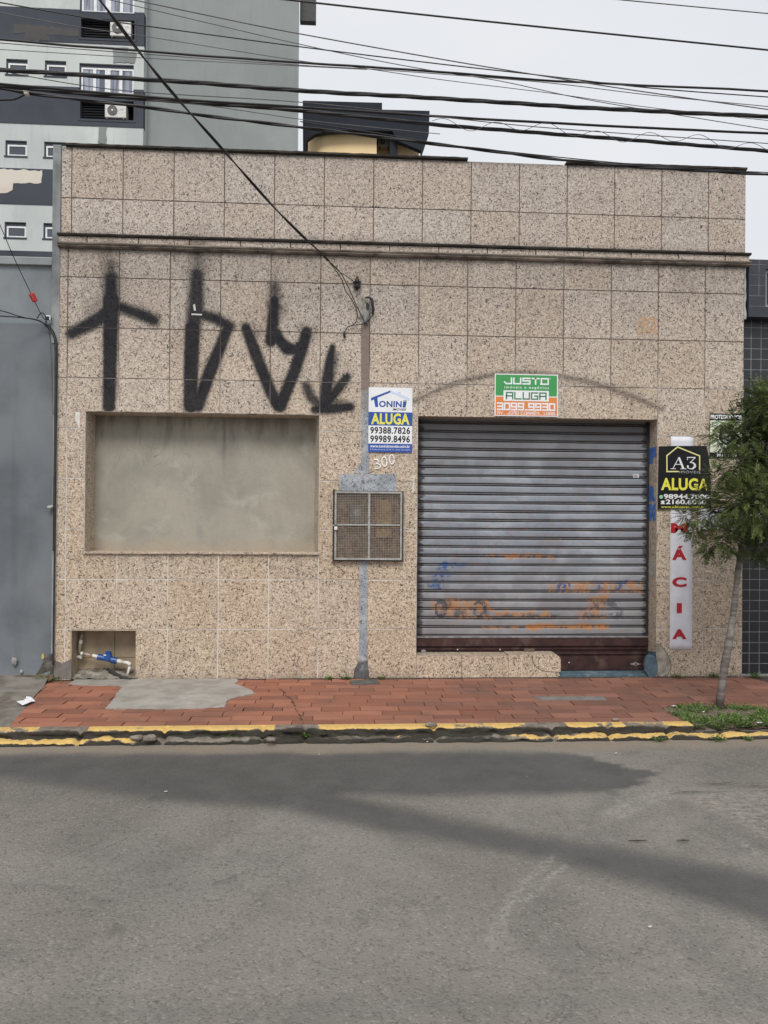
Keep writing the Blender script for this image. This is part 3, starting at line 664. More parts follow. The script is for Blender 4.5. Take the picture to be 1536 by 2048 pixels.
# coping: black mossy ledge pieces on the parapet (missing from the third quarter)
for (pa, pb, lift) in [(132, 935, .012), (1132, 1492, .014)]:
    m = MB(); xa, xb = XZ(pa, 300)[0], XZ(pb, 330)[0]; n_ = int((xb-xa)/.03)
    xs_ = np.linspace(xa, xb, n_); vs = []
    for x in xs_:
        w1 = mnoise.noise(Vector((x*12, 0, 0)))*.004; w2 = mnoise.noise(Vector((x*20, 3, 0)))*.004
        step_ = .004*math.floor((x-xa)/.9)*0
        for y, z in [(-.028+w2, ZT+.006), (-.03+w2, ZT+.022+w1+step_), (.31, ZT+.026+step_), (.31, ZT-.002), (.002, ZT-.002)]: vs.append((x, y, z))
    fs = [(i*5+k, i*5+(k+1) % 5, (i+1)*5+(k+1) % 5, (i+1)*5+k) for i in range(n_-1) for k in range(5)]+[tuple(range(5))[::-1], tuple((n_-1)*5+k for k in range(5))]
    m.add(vs, fs); m.build('coping', BLACKM, B)
def ledge(z0, z1, yo, mat, wob=.003, name='cornice_ledge', taper=.006):
    m = MB(); xs_ = np.arange(-.082, 6.275, .025); vs = []
    for x in xs_:
        a = mnoise.noise(Vector((x*14, z0, 0)))*wob; b = mnoise.noise(Vector((x*25, z1, 5)))*wob
        for y, z in [(yo+taper+b, z0), (yo+a, z0+(z1-z0)*.5), (yo+b, z1+a*.4), (.0, z1+.002), (.0, z0-.001)]: vs.append((x, y, z))
    n_ = len(xs_); m.add(vs, [(i*5+k, i*5+(k+1) % 5, (i+1)*5+(k+1) % 5, (i+1)*5+k) for i in range(n_-1) for k in range(5)]+[tuple(range(5))[::-1], tuple((n_-1)*5+k for k in range(5))])
    return m.build(name, mat, B)
ledge(ZC1-.018, ZC1+.002, -.055, BLACKM)
ledge(ZC0+.018, ZC0+.034, -.052, stained('pale_ledge', (.30, .26, .22), (.17, .145, .125), (.05, .045, .04), scale=6, light=(.42, .38, .33)), .0015)
ledge(ZC0-.008, ZC0+.0175, -.040, LEDGE, .002, taper=.014)
# window opening bricked up and plastered
g_ = XZ(190, 960, .25)[0]; h_ = XZ(629, 960, .25)[0]
m = MB(); pl_x = np.linspace(g_-.03, h_+.03, 90); pl_z = np.linspace(1.13, 2.42, 60); vs = [(x, .25+mnoise.fractal(Vector((x*2, z*2, 0)), 1, 2, 3)*.006, z) for z in pl_z for x in pl_x]
m.add(vs, [(j*90+i, j*90+i+1, (j+1)*90+i+1, (j+1)*90+i) for j in range(59) for i in range(89)])
inf = m.build('window_infill', PLASTER, B, smooth=True)
m = MB(); SC = plain('scratch', (.55, .53, .47), .9)
for pts in [[(272, 893), (278, 915), (283, 932)], [(276, 886), (288, 908), (292, 928)], [(288, 895), (300, 925), (303, 890)], [(303, 898), (318, 893)], [(306, 912), (318, 908)], [(308, 930), (322, 925)],
            [(328, 905), (330, 930), (338, 912), (346, 928), (348, 892)], [(346, 893), (360, 926)], [(363, 905), (367, 920), (372, 935)], [(367, 905), (376, 905), (383, 915), (384, 935)], [(240, 905), (236, 918)], [(384, 940), (386, 955)]]:
    w_ = [Vector((*([XZ(x, y, .243)[0]]), .243, XZ(x, y, .243)[1])) for x, y in pts]
    m.tube(w_, .0014, 4)
m.build('scratch_marks', SC, inf)
# granite reveals (right one splayed), lintel and sill
rv = MB(); t_ = dict(tint=.3, tint2=.5)
rv.add([(WIN[0], .0, 1.147), (g_, .252, 1.147), (g_, .252, 2.402), (WIN[0], .0, 2.402)], [(0, 1, 2, 3)], **t_)
rv.add([(WIN[1], .0, 1.147), (h_, .252, 1.147), (h_, .252, 2.402), (WIN[1], .0, 2.402)], [(3, 2, 1, 0)], **t_)
rv.add([(WIN[0], .0, 2.4025), (WIN[1], .0, 2.4025), (h_, .252, 2.395), (g_, .252, 2.395)], [(0, 1, 2, 3)], **t_)
# shutter opening reveals
rv.add([(5.399, .0, .0), (5.399, .26, .0), (5.399, .26, 2.405), (5.399, .0, 2.405)], [(3, 2, 1, 0)], tint=.1, tint2=.35)
rv.add([(3.151, .0, .0), (3.151, .26, .0), (3.151, .26, 2.405), (3.151, .0, 2.405)], [(0, 1, 2, 3)], **t_)
rv.add([(3.15, .0, 2.4045), (5.40, .0, 2.4045), (5.40, .26, 2.4045), (3.15, .26, 2.4045)], [(0, 1, 2, 3)], **t_)
rv.build('granite_reveal', GRAN, B)
m = MB(); m.box(WIN[0]-.012, WIN[1]+.012, -.022, .262, 1.128, 1.1475)
m.build('window_sill', GRAN, B, bevel=.003)
m = MB(); m.box(WIN[0]-.004, WIN[1]+.004, -.004, .012, 2.394, 2.4015); m.build('lintel_trim', LEDGE, B)
# grey mortar frame trims along window edge (light joints)
JF = plain('joint_filler', (.45, .44, .42), .9)
for xa in (2.2475, .1575):
    m = MB(); m.box(xa, xa+.008, -.0035, .002, 1.15, 2.39); m.build('joint_strip', JF, B)

# ---- meter niche lining
m = MB(); NB = plain('niche_tile', (.33, .265, .185), .6, var=.2, scale=6); N2 = plain('niche_joint', (.12, .095, .07), .9)
for a, b in ((NIC[0]-.02, .38), (.385, .63)):
    for c_, d_ in ((-.0, .16), (.165, .46)): m.box(a, b, .20, .21, c_, d_)
nb = m.build('niche_back', NB, B); m = MB(); m.box(NIC[0]-.03, .64, .206, .215, -.02, .47); m.build('joint', N2, nb)
m = MB(); m.box(NIC[0]-.01, NIC[0]+.0015, .0, .2, 0, .44); m.box(NIC[1]-.0015, NIC[1]+.01, .0, .2, 0, .44); m.box(NIC[0], NIC[1], .0, .2, .4385, .45)
m.build('niche_side', plain('niche_side', (.34, .28, .20), .7, var=.25, scale=9), B)
m = MB(); gx_ = np.linspace(.05, .64, 40); gy_ = np.linspace(-.01, .2, 16); vs = [(x, y, .012+.05*max(0, (y/.2))+mnoise.fractal(Vector((x*16, y*16, 0)), 1, 2, 4)*.014) for y in gy_ for x in gx_]
m.add(vs, [(j*40+i, j*40+i+1, (j+1)*40+i+1, (j+1)*40+i) for j in range(15) for i in range(39)])
m.build('niche_rubble', stained('rubble', (.26, .235, .20), (.09, .075, .06), (.03, .03, .03), scale=16, light=(.42, .40, .36), fine=.1, bump=.6), B, smooth=True)
# bare cement where tiles broke off: pillar foot by the niche, and the scalloped scar right of the shutter
def dome_poly(poly, y0, name, mat, amp=.004):
    m = MB(); m.prism(poly, y0, .01); return m.build(name, mat, B)
dome_poly([XZ(*p) for p in [(107, 1319), (125, 1327), (134, 1322), (143, 1318), (143, 1357), (106, 1357)]], -.0035, 'bare_cement', stained('bare_cement', (.21, .195, .18), (.15, .135, .125), scale=12))
sp = [(1312, 1286), (1320, 1290), (1329, 1300), (1337, 1312), (1341, 1323), (1342, 1333), (1339, 1342), (1334, 1349), (1325, 1353), (1316, 1352), (1312, 1346)]
sx = dome_poly([XZ(*p) for p in sp], -.0035, 'bare_cement', stained('scar_cement', (.36, .335, .28), (.22, .20, .165), (.07, .06, .05), scale=14, light=(.46, .44, .40)))
m = MB(); 
for a, b in zip(sp[:-1], sp[1:]): m.bar((*[XZ(*a)[0]], -.004, XZ(*a)[1]), (XZ(*b)[0], -.004, XZ(*b)[1]), .004, .003)
m.build('broken_edge', plain('broken_edge', (.06, .05, .045), .9), sx)
# blue paint daubed on the jamb foot
BLUEP = stained('old_blue_paint', (.10, .15, .185), (.065, .105, .14), (.04, .04, .04), scale=14, light=(.20, .235, .26), fine=.1)
m = MB(); m.prism(rag([XZ(*p) for p in [(1292, 1313), (1300, 1309), (1308, 1311), (1313, 1320), (1315, 1332), (1313, 1345), (1308, 1355), (1298, 1354), (1290, 1342), (1288, 1330)]], .006, .02), -.012, .02)
m.add([(5.397, .0, .0), (5.397, .20, .0), (5.397, .20, .21), (5.397, .0, .235)], [(3, 2, 1, 0)]); m.build('blue_patch', BLUEP, B)

# ---- cement-filled service chase, painted grey
c1 = XZ(722, 900)[0]; c2 = XZ(738, 900)[0]; cb1 = XZ(719, 1250)[0]; cb2 = XZ(736, 1250)[0]
def strip(pts_l, pts_r, y0, name, mat):
    pl_ = rag(pts_l+pts_r[::-1], .003, .03); m = MB(); m.prism(pl_, y0, .008); return m.build(name, mat, B)
strip([XZ(722, 648), XZ(722, 760), XZ(723, 880), XZ(722, 925), XZ(707, 946)], [XZ(739, 640), XZ(738, 760), XZ(738, 880), XZ(738, 945), XZ(742, 947)], -.004, 'service_chase', CEMBLUE)
strip([XZ(679, 948), XZ(679, 985)], [XZ(792, 948), XZ(792, 985)], -.005, 'service_chase', CEMBLUE)
strip([XZ(719, 1115), XZ(718, 1320), XZ(708, 1340), XZ(706, 1362)], [XZ(736, 1115), XZ(735, 1320), XZ(738, 1345), XZ(740, 1362)], -.004, 'service_chase', CEMBLUE)
setb = MB(); setb.slab(rag([gz(x, y, 0) for x, y in [(700, 1363), (755, 1361), (758, 1368), (704, 1371)]], .01), -.02, .012); struct(setb.build('cement_fillet', stained('dark_fillet', (.14, .135, .13), (.09, .085, .08), scale=12)))

# ---- roller shutter
SH = bpy.data.objects.new('roller_shutter', None)
def shutter_mat():
    g = G('galvanised_slat', .6, .35, 0); p = g.pos()
    c = g.mix(g.step(g.noise(3.2, 4, .55, .5, g.pos((.6, 1, 1.6))), .38, .66), (.25, .285, .335), (.36, .395, .45))
    c = g.mix(g.math('MULTIPLY', g.step(g.noise(2.6, 4, .6, .6, g.pos((1, 1, .8), loc=(3, 0, 1))), .48, .62), .55), c, (.19, .205, .25))
    c = g.mix(g.math('MULTIPLY', g.step(g.noise(7, 4, .6, .3, g.pos((.5, 1, 1.5), loc=(1, 0, 9))), .55, .72), .4), c, (.27, .24, .23))
    st = g.noise(12, 5, .6, 0, g.pos((1, 1, .1))); c = g.mix(g.math('MULTIPLY', g.step(st, .55, .75), .25), c, (.20, .20, .23))
    z = g.sep(p, 2); x = g.sep(p, 0)
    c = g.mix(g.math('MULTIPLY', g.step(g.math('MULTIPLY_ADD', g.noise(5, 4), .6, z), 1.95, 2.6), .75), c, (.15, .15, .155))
    c = g.mix(g.math('MULTIPLY', g.step(g.math('MULTIPLY_ADD', g.noise(3.5, 5, .65, .5), .9, z), 1.75, 1.0), .42), c, (.225, .185, .165))
    # grime collecting in the grooves and at the slat ends
    c = g.mix(g.math('MULTIPLY', g.attr('groove'), g.math('MULTIPLY_ADD', g.noise(12, 4), .5, .72), clamp=True), c, (.036, .032, .031))
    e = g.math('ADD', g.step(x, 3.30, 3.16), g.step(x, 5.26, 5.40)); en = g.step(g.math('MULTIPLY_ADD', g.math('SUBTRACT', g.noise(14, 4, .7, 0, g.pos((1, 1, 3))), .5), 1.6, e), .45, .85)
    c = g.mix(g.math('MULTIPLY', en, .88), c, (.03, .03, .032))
    ru = g.math('MULTIPLY', g.attr('rusty'), g.step(g.noise(16, 5, .75, .6, g.pos((1, 1, 2.5))), .50, .66)); c = g.mix(g.math('MULTIPLY', ru, .8), c, (.27, .115, .055))
    o_ = g.math('MULTIPLY', g.attr('orange'), g.step(g.math('ADD', g.noise(21, 5, .75, .5, g.pos((1, 1, .55))), g.math('MULTIPLY', g.attr('orange'), .12)), .555, .60)); c = g.mix(g.math('MULTIPLY', o_, .88), c, g.mix(g.noise(5, 2), (.40, .155, .065), (.44, .25, .10)))
    b_ = g.math('MULTIPLY', g.attr('blue'), g.step(g.noise(24, 5, .75, .4, g.pos((1, 1, .8), loc=(4, 4, 4))), .46, .51)); c = g.mix(g.math('MULTIPLY', b_, .88), c, (.045, .10, .24))
    k_ = g.math('MULTIPLY', g.attr('ink'), g.step(g.noise(20, 5, .75, .4, g.pos(loc=(8, 4, 4))), .44, .50)); c = g.mix(g.math('MULTIPLY', k_, .8), c, (.07, .075, .09))
    g.col(c); g.rough(g.math('MULTIPLY_ADD', g.noise(20, 3), .2, .5)); return g.m
YS = .20; pitch = .0838; ztop = 2.47
zb = XZ(1060, 1272, YS)[1]               # underside of the last slat
nsl = int(round((ztop-zb)/pitch)); 
shp = [(0, -.002, 1.0), (.004, -.009, .9), (.010, -.0115, .30), (.0145, -.0040, 1.0), (.0185, -.0085, .95), (.023, -.0165, .18), (.030, -.0176, .0), (.050, -.0180, .0), (.068, -.0176, .0), (.077, -.0165, .0), (.0795, -.0125, .7), (.0815, -.002, 1.0)]
xs_ = np.arange(3.155, 5.396, .014); vs = []; at_ = {k: [] for k in ('groove', 'rusty', 'orange', 'blue', 'ink')}; prof_z = []
for i in range(nsl+1):
    for dz, y, gv in shp: prof_z.append((zb+(i-1)*pitch+dz+.0838 if False else zb+i*pitch+dz, YS+y, gv))
prof_z = [(z, y, gv) for z, y, gv in prof_z if z < 2.50]
PX = np.array([[x, z] for x in xs_ for z, _, _ in prof_z])
WX = pn(PX, 9.0, 4)*.028
def pgx(x0, y0, x1, y1):
    a, b, c, d_ = bx(x0, y0, x1, y1, YS-.02); q = np.minimum(np.minimum(PX[:, 0]-a, b-PX[:, 0])*.5, np.minimum(PX[:, 1]-c, d_-PX[:, 1])+.008)+WX; return sstep(q, -.012, .022)
orange = np.zeros(len(PX)); blue = np.zeros(len(PX)); ink = np.zeros(len(PX))
for b_ in [(863, 1200, 985, 1236), (985, 1222, 1110, 1236), (1155, 1222, 1225, 1240), (1170, 1190, 1220, 1236), (1090, 1165, 1285, 1185), (968, 1108, 1110, 1114)]: orange = np.maximum(orange, pgx(*b_)*.92)
orange = np.maximum(orange, pgx(1045, 1247, 1218, 1258)*1.25); orange = np.maximum(orange, pgx(960, 1250, 1045, 1259))
for b_ in [(873, 1125, 910, 1140), (866, 1147, 900, 1162), (850, 1168, 885, 1176), (1110, 1168, 1140, 1182), (1185, 1165, 1208, 1182), (1226, 1164, 1250, 1182), (905, 1126, 930, 1135)]: blue = np.maximum(blue, pgx(*b_)*1.15)
for b_ in [(877, 1205, 895, 1235), (945, 1203, 970, 1210), (905, 1222, 930, 1235), (955, 1222, 975, 1236), (990, 1228, 1120, 1236), (1180, 1200, 1235, 1215), (1165, 1226, 1240, 1238)]: ink = np.maximum(ink, pgx(*b_))
# remains of the letters G R O: ring and strokes
def ring(cx, cy, rx, ry, w_):
    a, b, c, d_ = bx(cx-rx, cy-ry, cx+rx, cy+ry, YS-.02); q = np.hypot((PX[:, 0]-(a+b)/2)/((b-a)/2), (PX[:, 1]-(c+d_)/2)/((d_-c)/2)); return np.abs(q-1) < w_
ink[ring(882, 1218, 10, 16, .22)] = 1.6; ink[ring(960, 1218, 11, 15, .22)] = 1.6
rusty = .35+.85*np.exp(-((PX[:, 1]-XZ(1060, 1050, YS)[1])/.35)**2)
groove = np.tile([gv for _, _, gv in prof_z], len(xs_))
# each slat sags and tilts very slightly
npz = len(prof_z); bend = {}
for ix, x in enumerate(xs_):
    for k, (z, y, _) in enumerate(prof_z):
        s_ = int((z-zb)/pitch+1e-6); vs.append((x, y+mnoise.noise(Vector((x*1.7, s_*3.1, 0)))*.006, z+mnoise.noise(Vector((x*.9, s_*2.3, 5)))*.005-.0025*math.sin((x-3.15)/2.25*math.pi)))
m = MB(); m.add(vs, [(i*npz+k, (i+1)*npz+k, (i+1)*npz+k+1, i*npz+k+1) for i in range(len(xs_)-1) for k in range(npz-1)], groove=groove, rusty=rusty*(.35+.65*groove), orange=orange, blue=blue, ink=ink)
SH = m.build('roller_shutter', shutter_mat(), B, smooth=True)
MAR = stained('maroon_metal', (.060, .030, .028), (.035, .02, .02), (.02, .02, .02), scale=8, rough=.5, light=(.11, .07, .06), fine=.05)
GALV = plain('old_galvanised', (.30, .31, .32), .45, .5, .3, .25, 20)
m = MB(); zq = lambda y: XZ(1060, y, YS)[1]
z1_ = zb+.001
m.box(3.155, 5.395, YS-.024, YS, z1_-.012, z1_); m.build('bottom_slat', GALV, SH)
m = MB(); z2_ = z1_-.012
pf_ = [(z2_, -.006), (z2_-.004, -.026), (z2_-.078, -.030), (z2_-.084, -.012), (z2_-.096, -.010), (z2_-.102, -.028), (z2_-.112, -.028), (z2_-.118, -.008), (z2_-.142, -.008), (z2_-.148, -.026), (z2_-.158, -.027), (z2_-.163, -.010), (z2_-.176, -.010), (z2_-.180, -.028)]
zend = .030
pf_ += [(zend+.004, -.030), (zend, -.026), (zend, .0)]
vs = [(x, YS+y, z) for x in (3.155, 5.395) for z, y in pf_]; n_ = len(pf_)
m.add(vs, [(k, k+1, n_+k+1, n_+k) for k in range(n_-1)]); m.build('bottom_rail', MAR, SH)
def disc(c, r, y0, y1, n=20, sz=1.0, mat=GALV, name='disc', parent=None):
    m = MB(); m.prism([(c[0]+r*math.cos(2*math.pi*k/n), c[1]+r*sz*math.sin(2*math.pi*k/n)) for k in range(n)], y0, y1); return m.build(name, mat, parent)
k_ = XZ(1058, 1301, YS-.03); m = MB(); m.box(k_[0]-.05, k_[0]+.05, YS-.05, YS-.01, k_[1]-.02, k_[1]+.02); m.build('lock_housing', plain('lock_brown', (.12, .085, .065), .6), SH, bevel=.008)
k_ = XZ(847, 1302, YS-.03); disc(k_, .024, YS-.04, YS-.01, 14, .6, GALV, 'bolt', SH)
k_ = XZ(1271, 1328, YS-.03)
m = MB(); m.prism([(k_[0]+a*.055, k_[1]+b*.02) for a, b in [(-1, 0), (-.35, .45), (0, 1), (.35, .45), (1, 0), (.35, -.45), (0, -1), (-.35, -.45)]], YS-.036, YS-.02)
lp = m.build('lock_plate', plain('lock_steel', (.5, .48, .45), .4, .5, .4), SH); disc(k_, .009, YS-.038, YS-.03, 12, 1, CRK, 'keyhole', lp)
for q in [(1138, 1325), (915, 1299), (1000, 1299)]: disc(XZ(q[0], q[1], YS-.03), .006, YS-.034, YS-.02, 10, 1, plain('rivet', (.6, .6, .58), .4), 'rivet', SH)
RB = plain('rail_black', (.028, .028, .03), .6)
m = MB(); m.box(3.152, 3.168, YS-.06, YS+.02, .21, 2.40); m.build('guide_rail', RB, SH)
m = MB(); m.box(5.375, 5.397, YS-.022, YS+.02, .03, 2.40); m.build('guide_rail', RB, SH)
m = MB(); m.box(3.15, 5.4, YS+.021, .31, 0, 2.6); m.build('door_void', plain('void', (.015, .015, .015), .9), SH)
st_ = XZ(1272, 952, YS-.022); m = MB(); m.box(st_[0]-.028, st_[0]+.028, YS-.0235, YS-.020, st_[1]-.018, st_[1]+.018); sk = m.build('sticker', plain('sticker_white', (.62, .60, .62), .5), SH)
m = MB()
for k in range(3): m.box(st_[0]-.02, st_[0]+.02-.006*k, YS-.0245, YS-.0237, st_[1]-.012+k*.009, st_[1]-.008+k*.009)
m.build('print', plain('sticker_print', (.12, .10, .14), .6), sk)
# granite step with a chipped corner and blue threshold
stp = MB(); xe = XZ(1121, 1330)[0]
for k, (a, b) in enumerate([(3.152, 3.565), (3.569, 4.0), (4.004, xe)]):
    poly = [(a, .004), (b, .004), (b, .205), (a, .205)] if k < 2 else [(a, .004), (b-.03, .004), (b-.005, .02), (b-.02, .048), (b, .056), (b, .18), (b-.035, .212), (a, .212)]
    m_ = MB(); m_.prism(poly, -.006, .19); stp.add(m_.v, m_.f, tint=.5+.15*k, tint2=.4, grime=.12)
stp.build('step', GRAN, B)
c_ = MB(); pts = [XZ(x, y) for x, y in [(1064, 1312), (1066, 1325), (1073, 1334), (1084, 1341), (1098, 1343), (1118, 1344)]]
for a, b in zip(pts[:-1], pts[1:]): c_.bar((a[0], -.0065, a[1]), (b[0], -.0065, b[1]), .005, .003)
pts = [XZ(x, y) for x, y in [(1080, 1313), (1076, 1322), (1078, 1333)]]
for a, b in zip(pts[:-1], pts[1:]): c_.bar((a[0], -.0065, a[1]), (b[0], -.0065, b[1]), .003, .003)
c_.build('step_crack', CRK, B)
m = MB(); m.box(xe+.003, 5.396, .012, .2, -.01, .026); m.build('threshold', BLUEP, B, bevel=.004)

# ================================================================== LETTERING
def text_mesh(s, bold=0.0, shear=0.0, spacing=1.0):
    cu = bpy.data.curves.new('txt', 'FONT'); cu.body = s; cu.offset = bold; cu.shear = shear; cu.space_character = spacing; cu.resolution_u = 3
    o = bpy.data.objects.new('txt', cu); COL.objects.link(o); bpy.context.view_layer.update()
    me = bpy.data.meshes.new_from_object(o.evaluated_get(bpy.context.evaluated_depsgraph_get()))
    v = np.array([tuple(p.co) for p in me.vertices]); f = [tuple(p.vertices) for p in me.polygons]
    bpy.data.objects.remove(o); bpy.data.curves.remove(cu); bpy.data.meshes.remove(me); return v, f
def lettering(s, box, Y, mat, parent, bold=0.0, shear=0.0, spacing=1.0, name='lettering', axis='X'):
    v, f = text_mesh(s, bold, shear, spacing); lo, hi = v.min(0), v.max(0)
    a, b, c, d_ = box; m = MB()
    X = a+(v[:, 0]-lo[0])/(hi[0]-lo[0])*(b-a); Z = c+(v[:, 1]-lo[1])/(hi[1]-lo[1])*(d_-c)
    if axis == 'X': m.add([(x, Y, z) for x, z in zip(X, Z)], f)
    else: m.add([(Y, x, z) for x, z in zip(X, Z)], f)
    return m.build(name, mat, parent)
# square techno strokes on a 0..4 x 0..6 grid
TG = {'J': [[(4, 6), (4, 0), (1, 0), (0, 1.6)]], 'U': [[(0, 6), (0, 0), (4, 0), (4, 6)]], 'S': [[(4, 6), (0, 6), (0, 3.2), (4, 3.2), (4, 0), (0, 0)]],
      'T': [[(0, 6), (4, 6)], [(2, 6), (2, 0)]], 'O': [[(0, 0), (0, 6), (4, 6), (4, 0), (-.35, 0)]], 'A': [[(0, 0), (0, 6), (4, 6), (4, 0)], [(0, 2.8), (4, 2.8)]],
      'L': [[(0, 6), (0, 0), (4, 0)]], 'G': [[(4, 6), (0, 6), (0, 0), (4, 0), (4, 3), (2, 3)]], '3': [[(0, 6), (4, 6), (4, 0), (0, 0)], [(.3, 3), (4, 3)]],
      '0': [[(0, 0), (0, 6), (4, 6), (4, 0), (-.35, 0)]], '9': [[(4, 2.8), (0, 2.8), (0, 6), (4, 6), (4, 0), (0, 0)]], '.': [[(1.6, 0), (2.4, 0)]],
      'V': [[(0, 6), (2, 0), (4, 6)]], 'C': [[(4, 6), (0, 6), (0, 0), (4, 0)]], 'R': [[(0, 0), (0, 6), (4, 6), (4, 3), (0, 3)], [(1.8, 3), (4, 0)]],
      '1': [[(.8, 6), (2, 6), (2, 0)], [(.8, 0), (3.2, 0)]], '6': [[(4, 6), (0, 6), (0, 0), (4, 0), (4, 3), (0, 3)]], 'E': [[(4, 6), (0, 6), (0, 0), (4, 0)], [(0, 3), (3.6, 3)]],
      'Ã': [[(0, 0), (0, 6), (4, 6), (4, 0)], [(0, 2.8), (4, 2.8)], [(.8, 7.6), (3.2, 7.6)]], 'Ê': [[(4, 6), (0, 6), (0, 0), (4, 0)], [(0, 3), (3.6, 3)], [(1, 7.3), (2, 8.1), (3, 7.3)]], ' ': []}
def techno(s, box, Y, mat, parent, w, adv=5.4, widths=None):
    a, b, c, d_ = box; n = len(s); m = MB(); tot = 0; xs0 = []
    for ch in s: xs0.append(tot); tot += adv*(.5 if ch in '. ' else 1)
    tot -= adv-4; sx = (b-a-w)/tot; sz = (d_-c-w)/6
    for ch, x0 in zip(s, xs0):
        for ln in TG[ch]:
            off = -1.2 if ch == '.' else 0
            P_ = [(a+w/2+(x0+x+off)*sx, c+w/2+z*sz) for x, z in ln]
            for i, (p, q) in enumerate(zip(P_[:-1], P_[1:])):
                dx, dz = q[0]-p[0], q[1]-p[1]; l_ = math.hypot(dx, dz); ex, ez = dx/l_*w/2, dz/l_*w/2; nx_, nz_ = -ez, ex
                yy = Y-.00004*i
                m.add([(p[0]-ex-nx_, yy, p[1]-ez-nz_), (q[0]+ex-nx_, yy, q[1]+ez-nz_), (q[0]+ex+nx_, yy, q[1]+ez+nz_), (p[0]-ex+nx_, yy, p[1]-ez+nz_)], [(0, 1, 2, 3)])
    return m.build('lettering', mat, parent)
def flat(poly, Y, mat, parent, name):
    m = MB(); n = len(poly)
    ar = sum(poly[i][0]*poly[(i+1) % n][1]-poly[(i+1) % n][0]*poly[i][1] for i in range(n))
    if ar < 0: poly = poly[::-1]
    m.add([(x, Y, z) for x, z in poly], [tuple(range(n))]); return m.build(name, mat, parent)
def ink_(name, c, rough=.45, var=.04): return plain(name, c, rough, .35, 0, var, 8)
WH = ink_('print_white', (.80, .82, .86)); BLU = ink_('print_blue', (.030, .085, .36)); YEL = ink_('print_yellow', (.78, .76, .10)); BLK = ink_('print_black', (.012, .012, .016))
LBL = ink_('print_pale_blue', (.58, .66, .84)); GRN = ink_('print_green', (.060, .32, .10)); ORG = ink_('print_orange', (.72, .235, .065)); RED = ink_('print_red', (.42, .018, .030)); DKG = ink_('print_dark_green', (.05, .20, .10))
CRM = ink_('print_cream', (.70, .76, .62)); SHT = ink_('banner_white', (.68, .69, .76), var=.06)

# sign 1
sg = thing('rental_sign', 'white and blue rental sign with ALUGA in yellow, hung beside the grey service chase', 'sign')
q = lambda x, y: XZ(730+x/12.047, 770+y/12.047, -.012)
qb = lambda x0, y0, x1, y1: bx(730+x0/12.047, 770+y0/12.047, 730+x1/12.047, 770+y1/12.047, -.012)
a, b, c, d_ = qb(85, 62, 1138, 1618); m = MB(); m.box(a, b, -.012, -.007, c, d_); m.build('board', WH, sg)
a1, b1, c1_, d1 = qb(85, 655, 1138, 980); m = MB(); m.box(a-.0005, b+.0005, -.0126, -.0115, c1_, d1); m.build('band', BLU, sg)
a1, b1, c1_, d1 = qb(85, 1415, 1138, 1618); m = MB(); m.box(a-.0005, b+.0005, -.0126, -.0115, c-.0005, d1); m.build('band', BLU, sg)
lg = flat([q(*p) for p in [(145, 310), (615, 130), (612, 180), (300, 305), (320, 530), (250, 530), (215, 350), (145, 378)]], -.0126, BLU, sg, 'roof_logo')
flat([q(*p) for p in [(618, 132), (790, 195), (790, 160), (865, 165), (855, 222), (1082, 325), (1075, 388), (618, 185)]], -.0126, LBL, sg, 'roof_logo')
flat([q(*p) for p in [(922, 392), (1006, 397), (975, 542), (903, 540)]], -.0128, BLU, sg, 'logo_stroke')
flat([q(*p) for p in [(925, 368), (1011, 373), (1009, 385), (923, 380)]], -.0128, BLU, sg, 'logo_stroke')
lettering('ONIN', qb(338, 383, 885, 537), -.0127, BLU, sg, .035, 0, 1.05)
lettering('IMÓVEIS', qb(665, 548, 992, 618), -.0127, BLK, sg, .02, .25)
lettering('ALUGA', qb(148, 680, 1072, 955), -.0133, YEL, sg, .035, 0, 1.06)
lettering('99388.7826', qb(125, 1010, 1088, 1180), -.0127, BLK, sg, .026, 0, 1.08)
lettering('99989.8496', qb(125, 1215, 1083, 1387), -.0127, BLK, sg, .026, 0, 1.08)
lettering('www.toniniimoveis.com.br', qb(122, 1438, 1088, 1512), -.0133, WH, sg, .018)
lettering('R. Presidente Roosevelt, 327 Sala 101 - Centro - São Leopoldo', qb(122, 1538, 1088, 1584), -.0133, LBL, sg)
setbase(sg)
# sign 2
sg = thing('rental_sign', 'green and orange rental sign with white border above the roller shutter', 'sign')
q = lambda x, y: XZ(980+x/10.593, 740+y/10.593, -.012)
qb = lambda x0, y0, x1, y1: bx(980+x0/10.593, 740+y0/10.593, 980+x1/10.593, 740+y1/10.593, -.012)
a, b, c, d_ = qb(98, 88, 1440, 980); m = MB(); m.box(a, b, -.012, -.006, c, d_); m.build('board', WH, sg)
def panel(bb, Y, mat, name, r=0):
    a, b, c, d_ = bb
    if not r: return flat([(a, c), (b, c), (b, d_), (a, d_)], Y, mat, sg, name)
    pts = []
    for cx, cz, s0 in ((b-r, c+r, -90), (b-r, d_-r, 0), (a+r, d_-r, 90), (a+r, c+r, 180)):
        pts += [(cx+r*math.cos(R_(s0+k*22.5)), cz+r*math.sin(R_(s0+k*22.5))) for k in range(5)]
    return flat(pts, Y, mat, sg, name)
panel(qb(120, 107, 1420, 552), -.0124, GRN, 'green_panel'); panel(qb(120, 572, 1420, 962), -.0124, ORG, 'orange_panel'); panel(qb(285, 437, 1247, 660), -.0128, WH, 'white_panel', .006)
techno('JUSTO', qb(295, 163, 1247, 310), -.0131, WH, sg, .0135); lettering('imóveis e negócios', qb(305, 345, 1247, 412), -.0131, WH, sg, .012, 0, 1.25)
techno('ALUGA', qb(335, 470, 1200, 630), -.0132, DKG, sg, .0125); techno('3099.9930', qb(145, 695, 1382, 860), -.0131, WH, sg, .0140, 5.6)
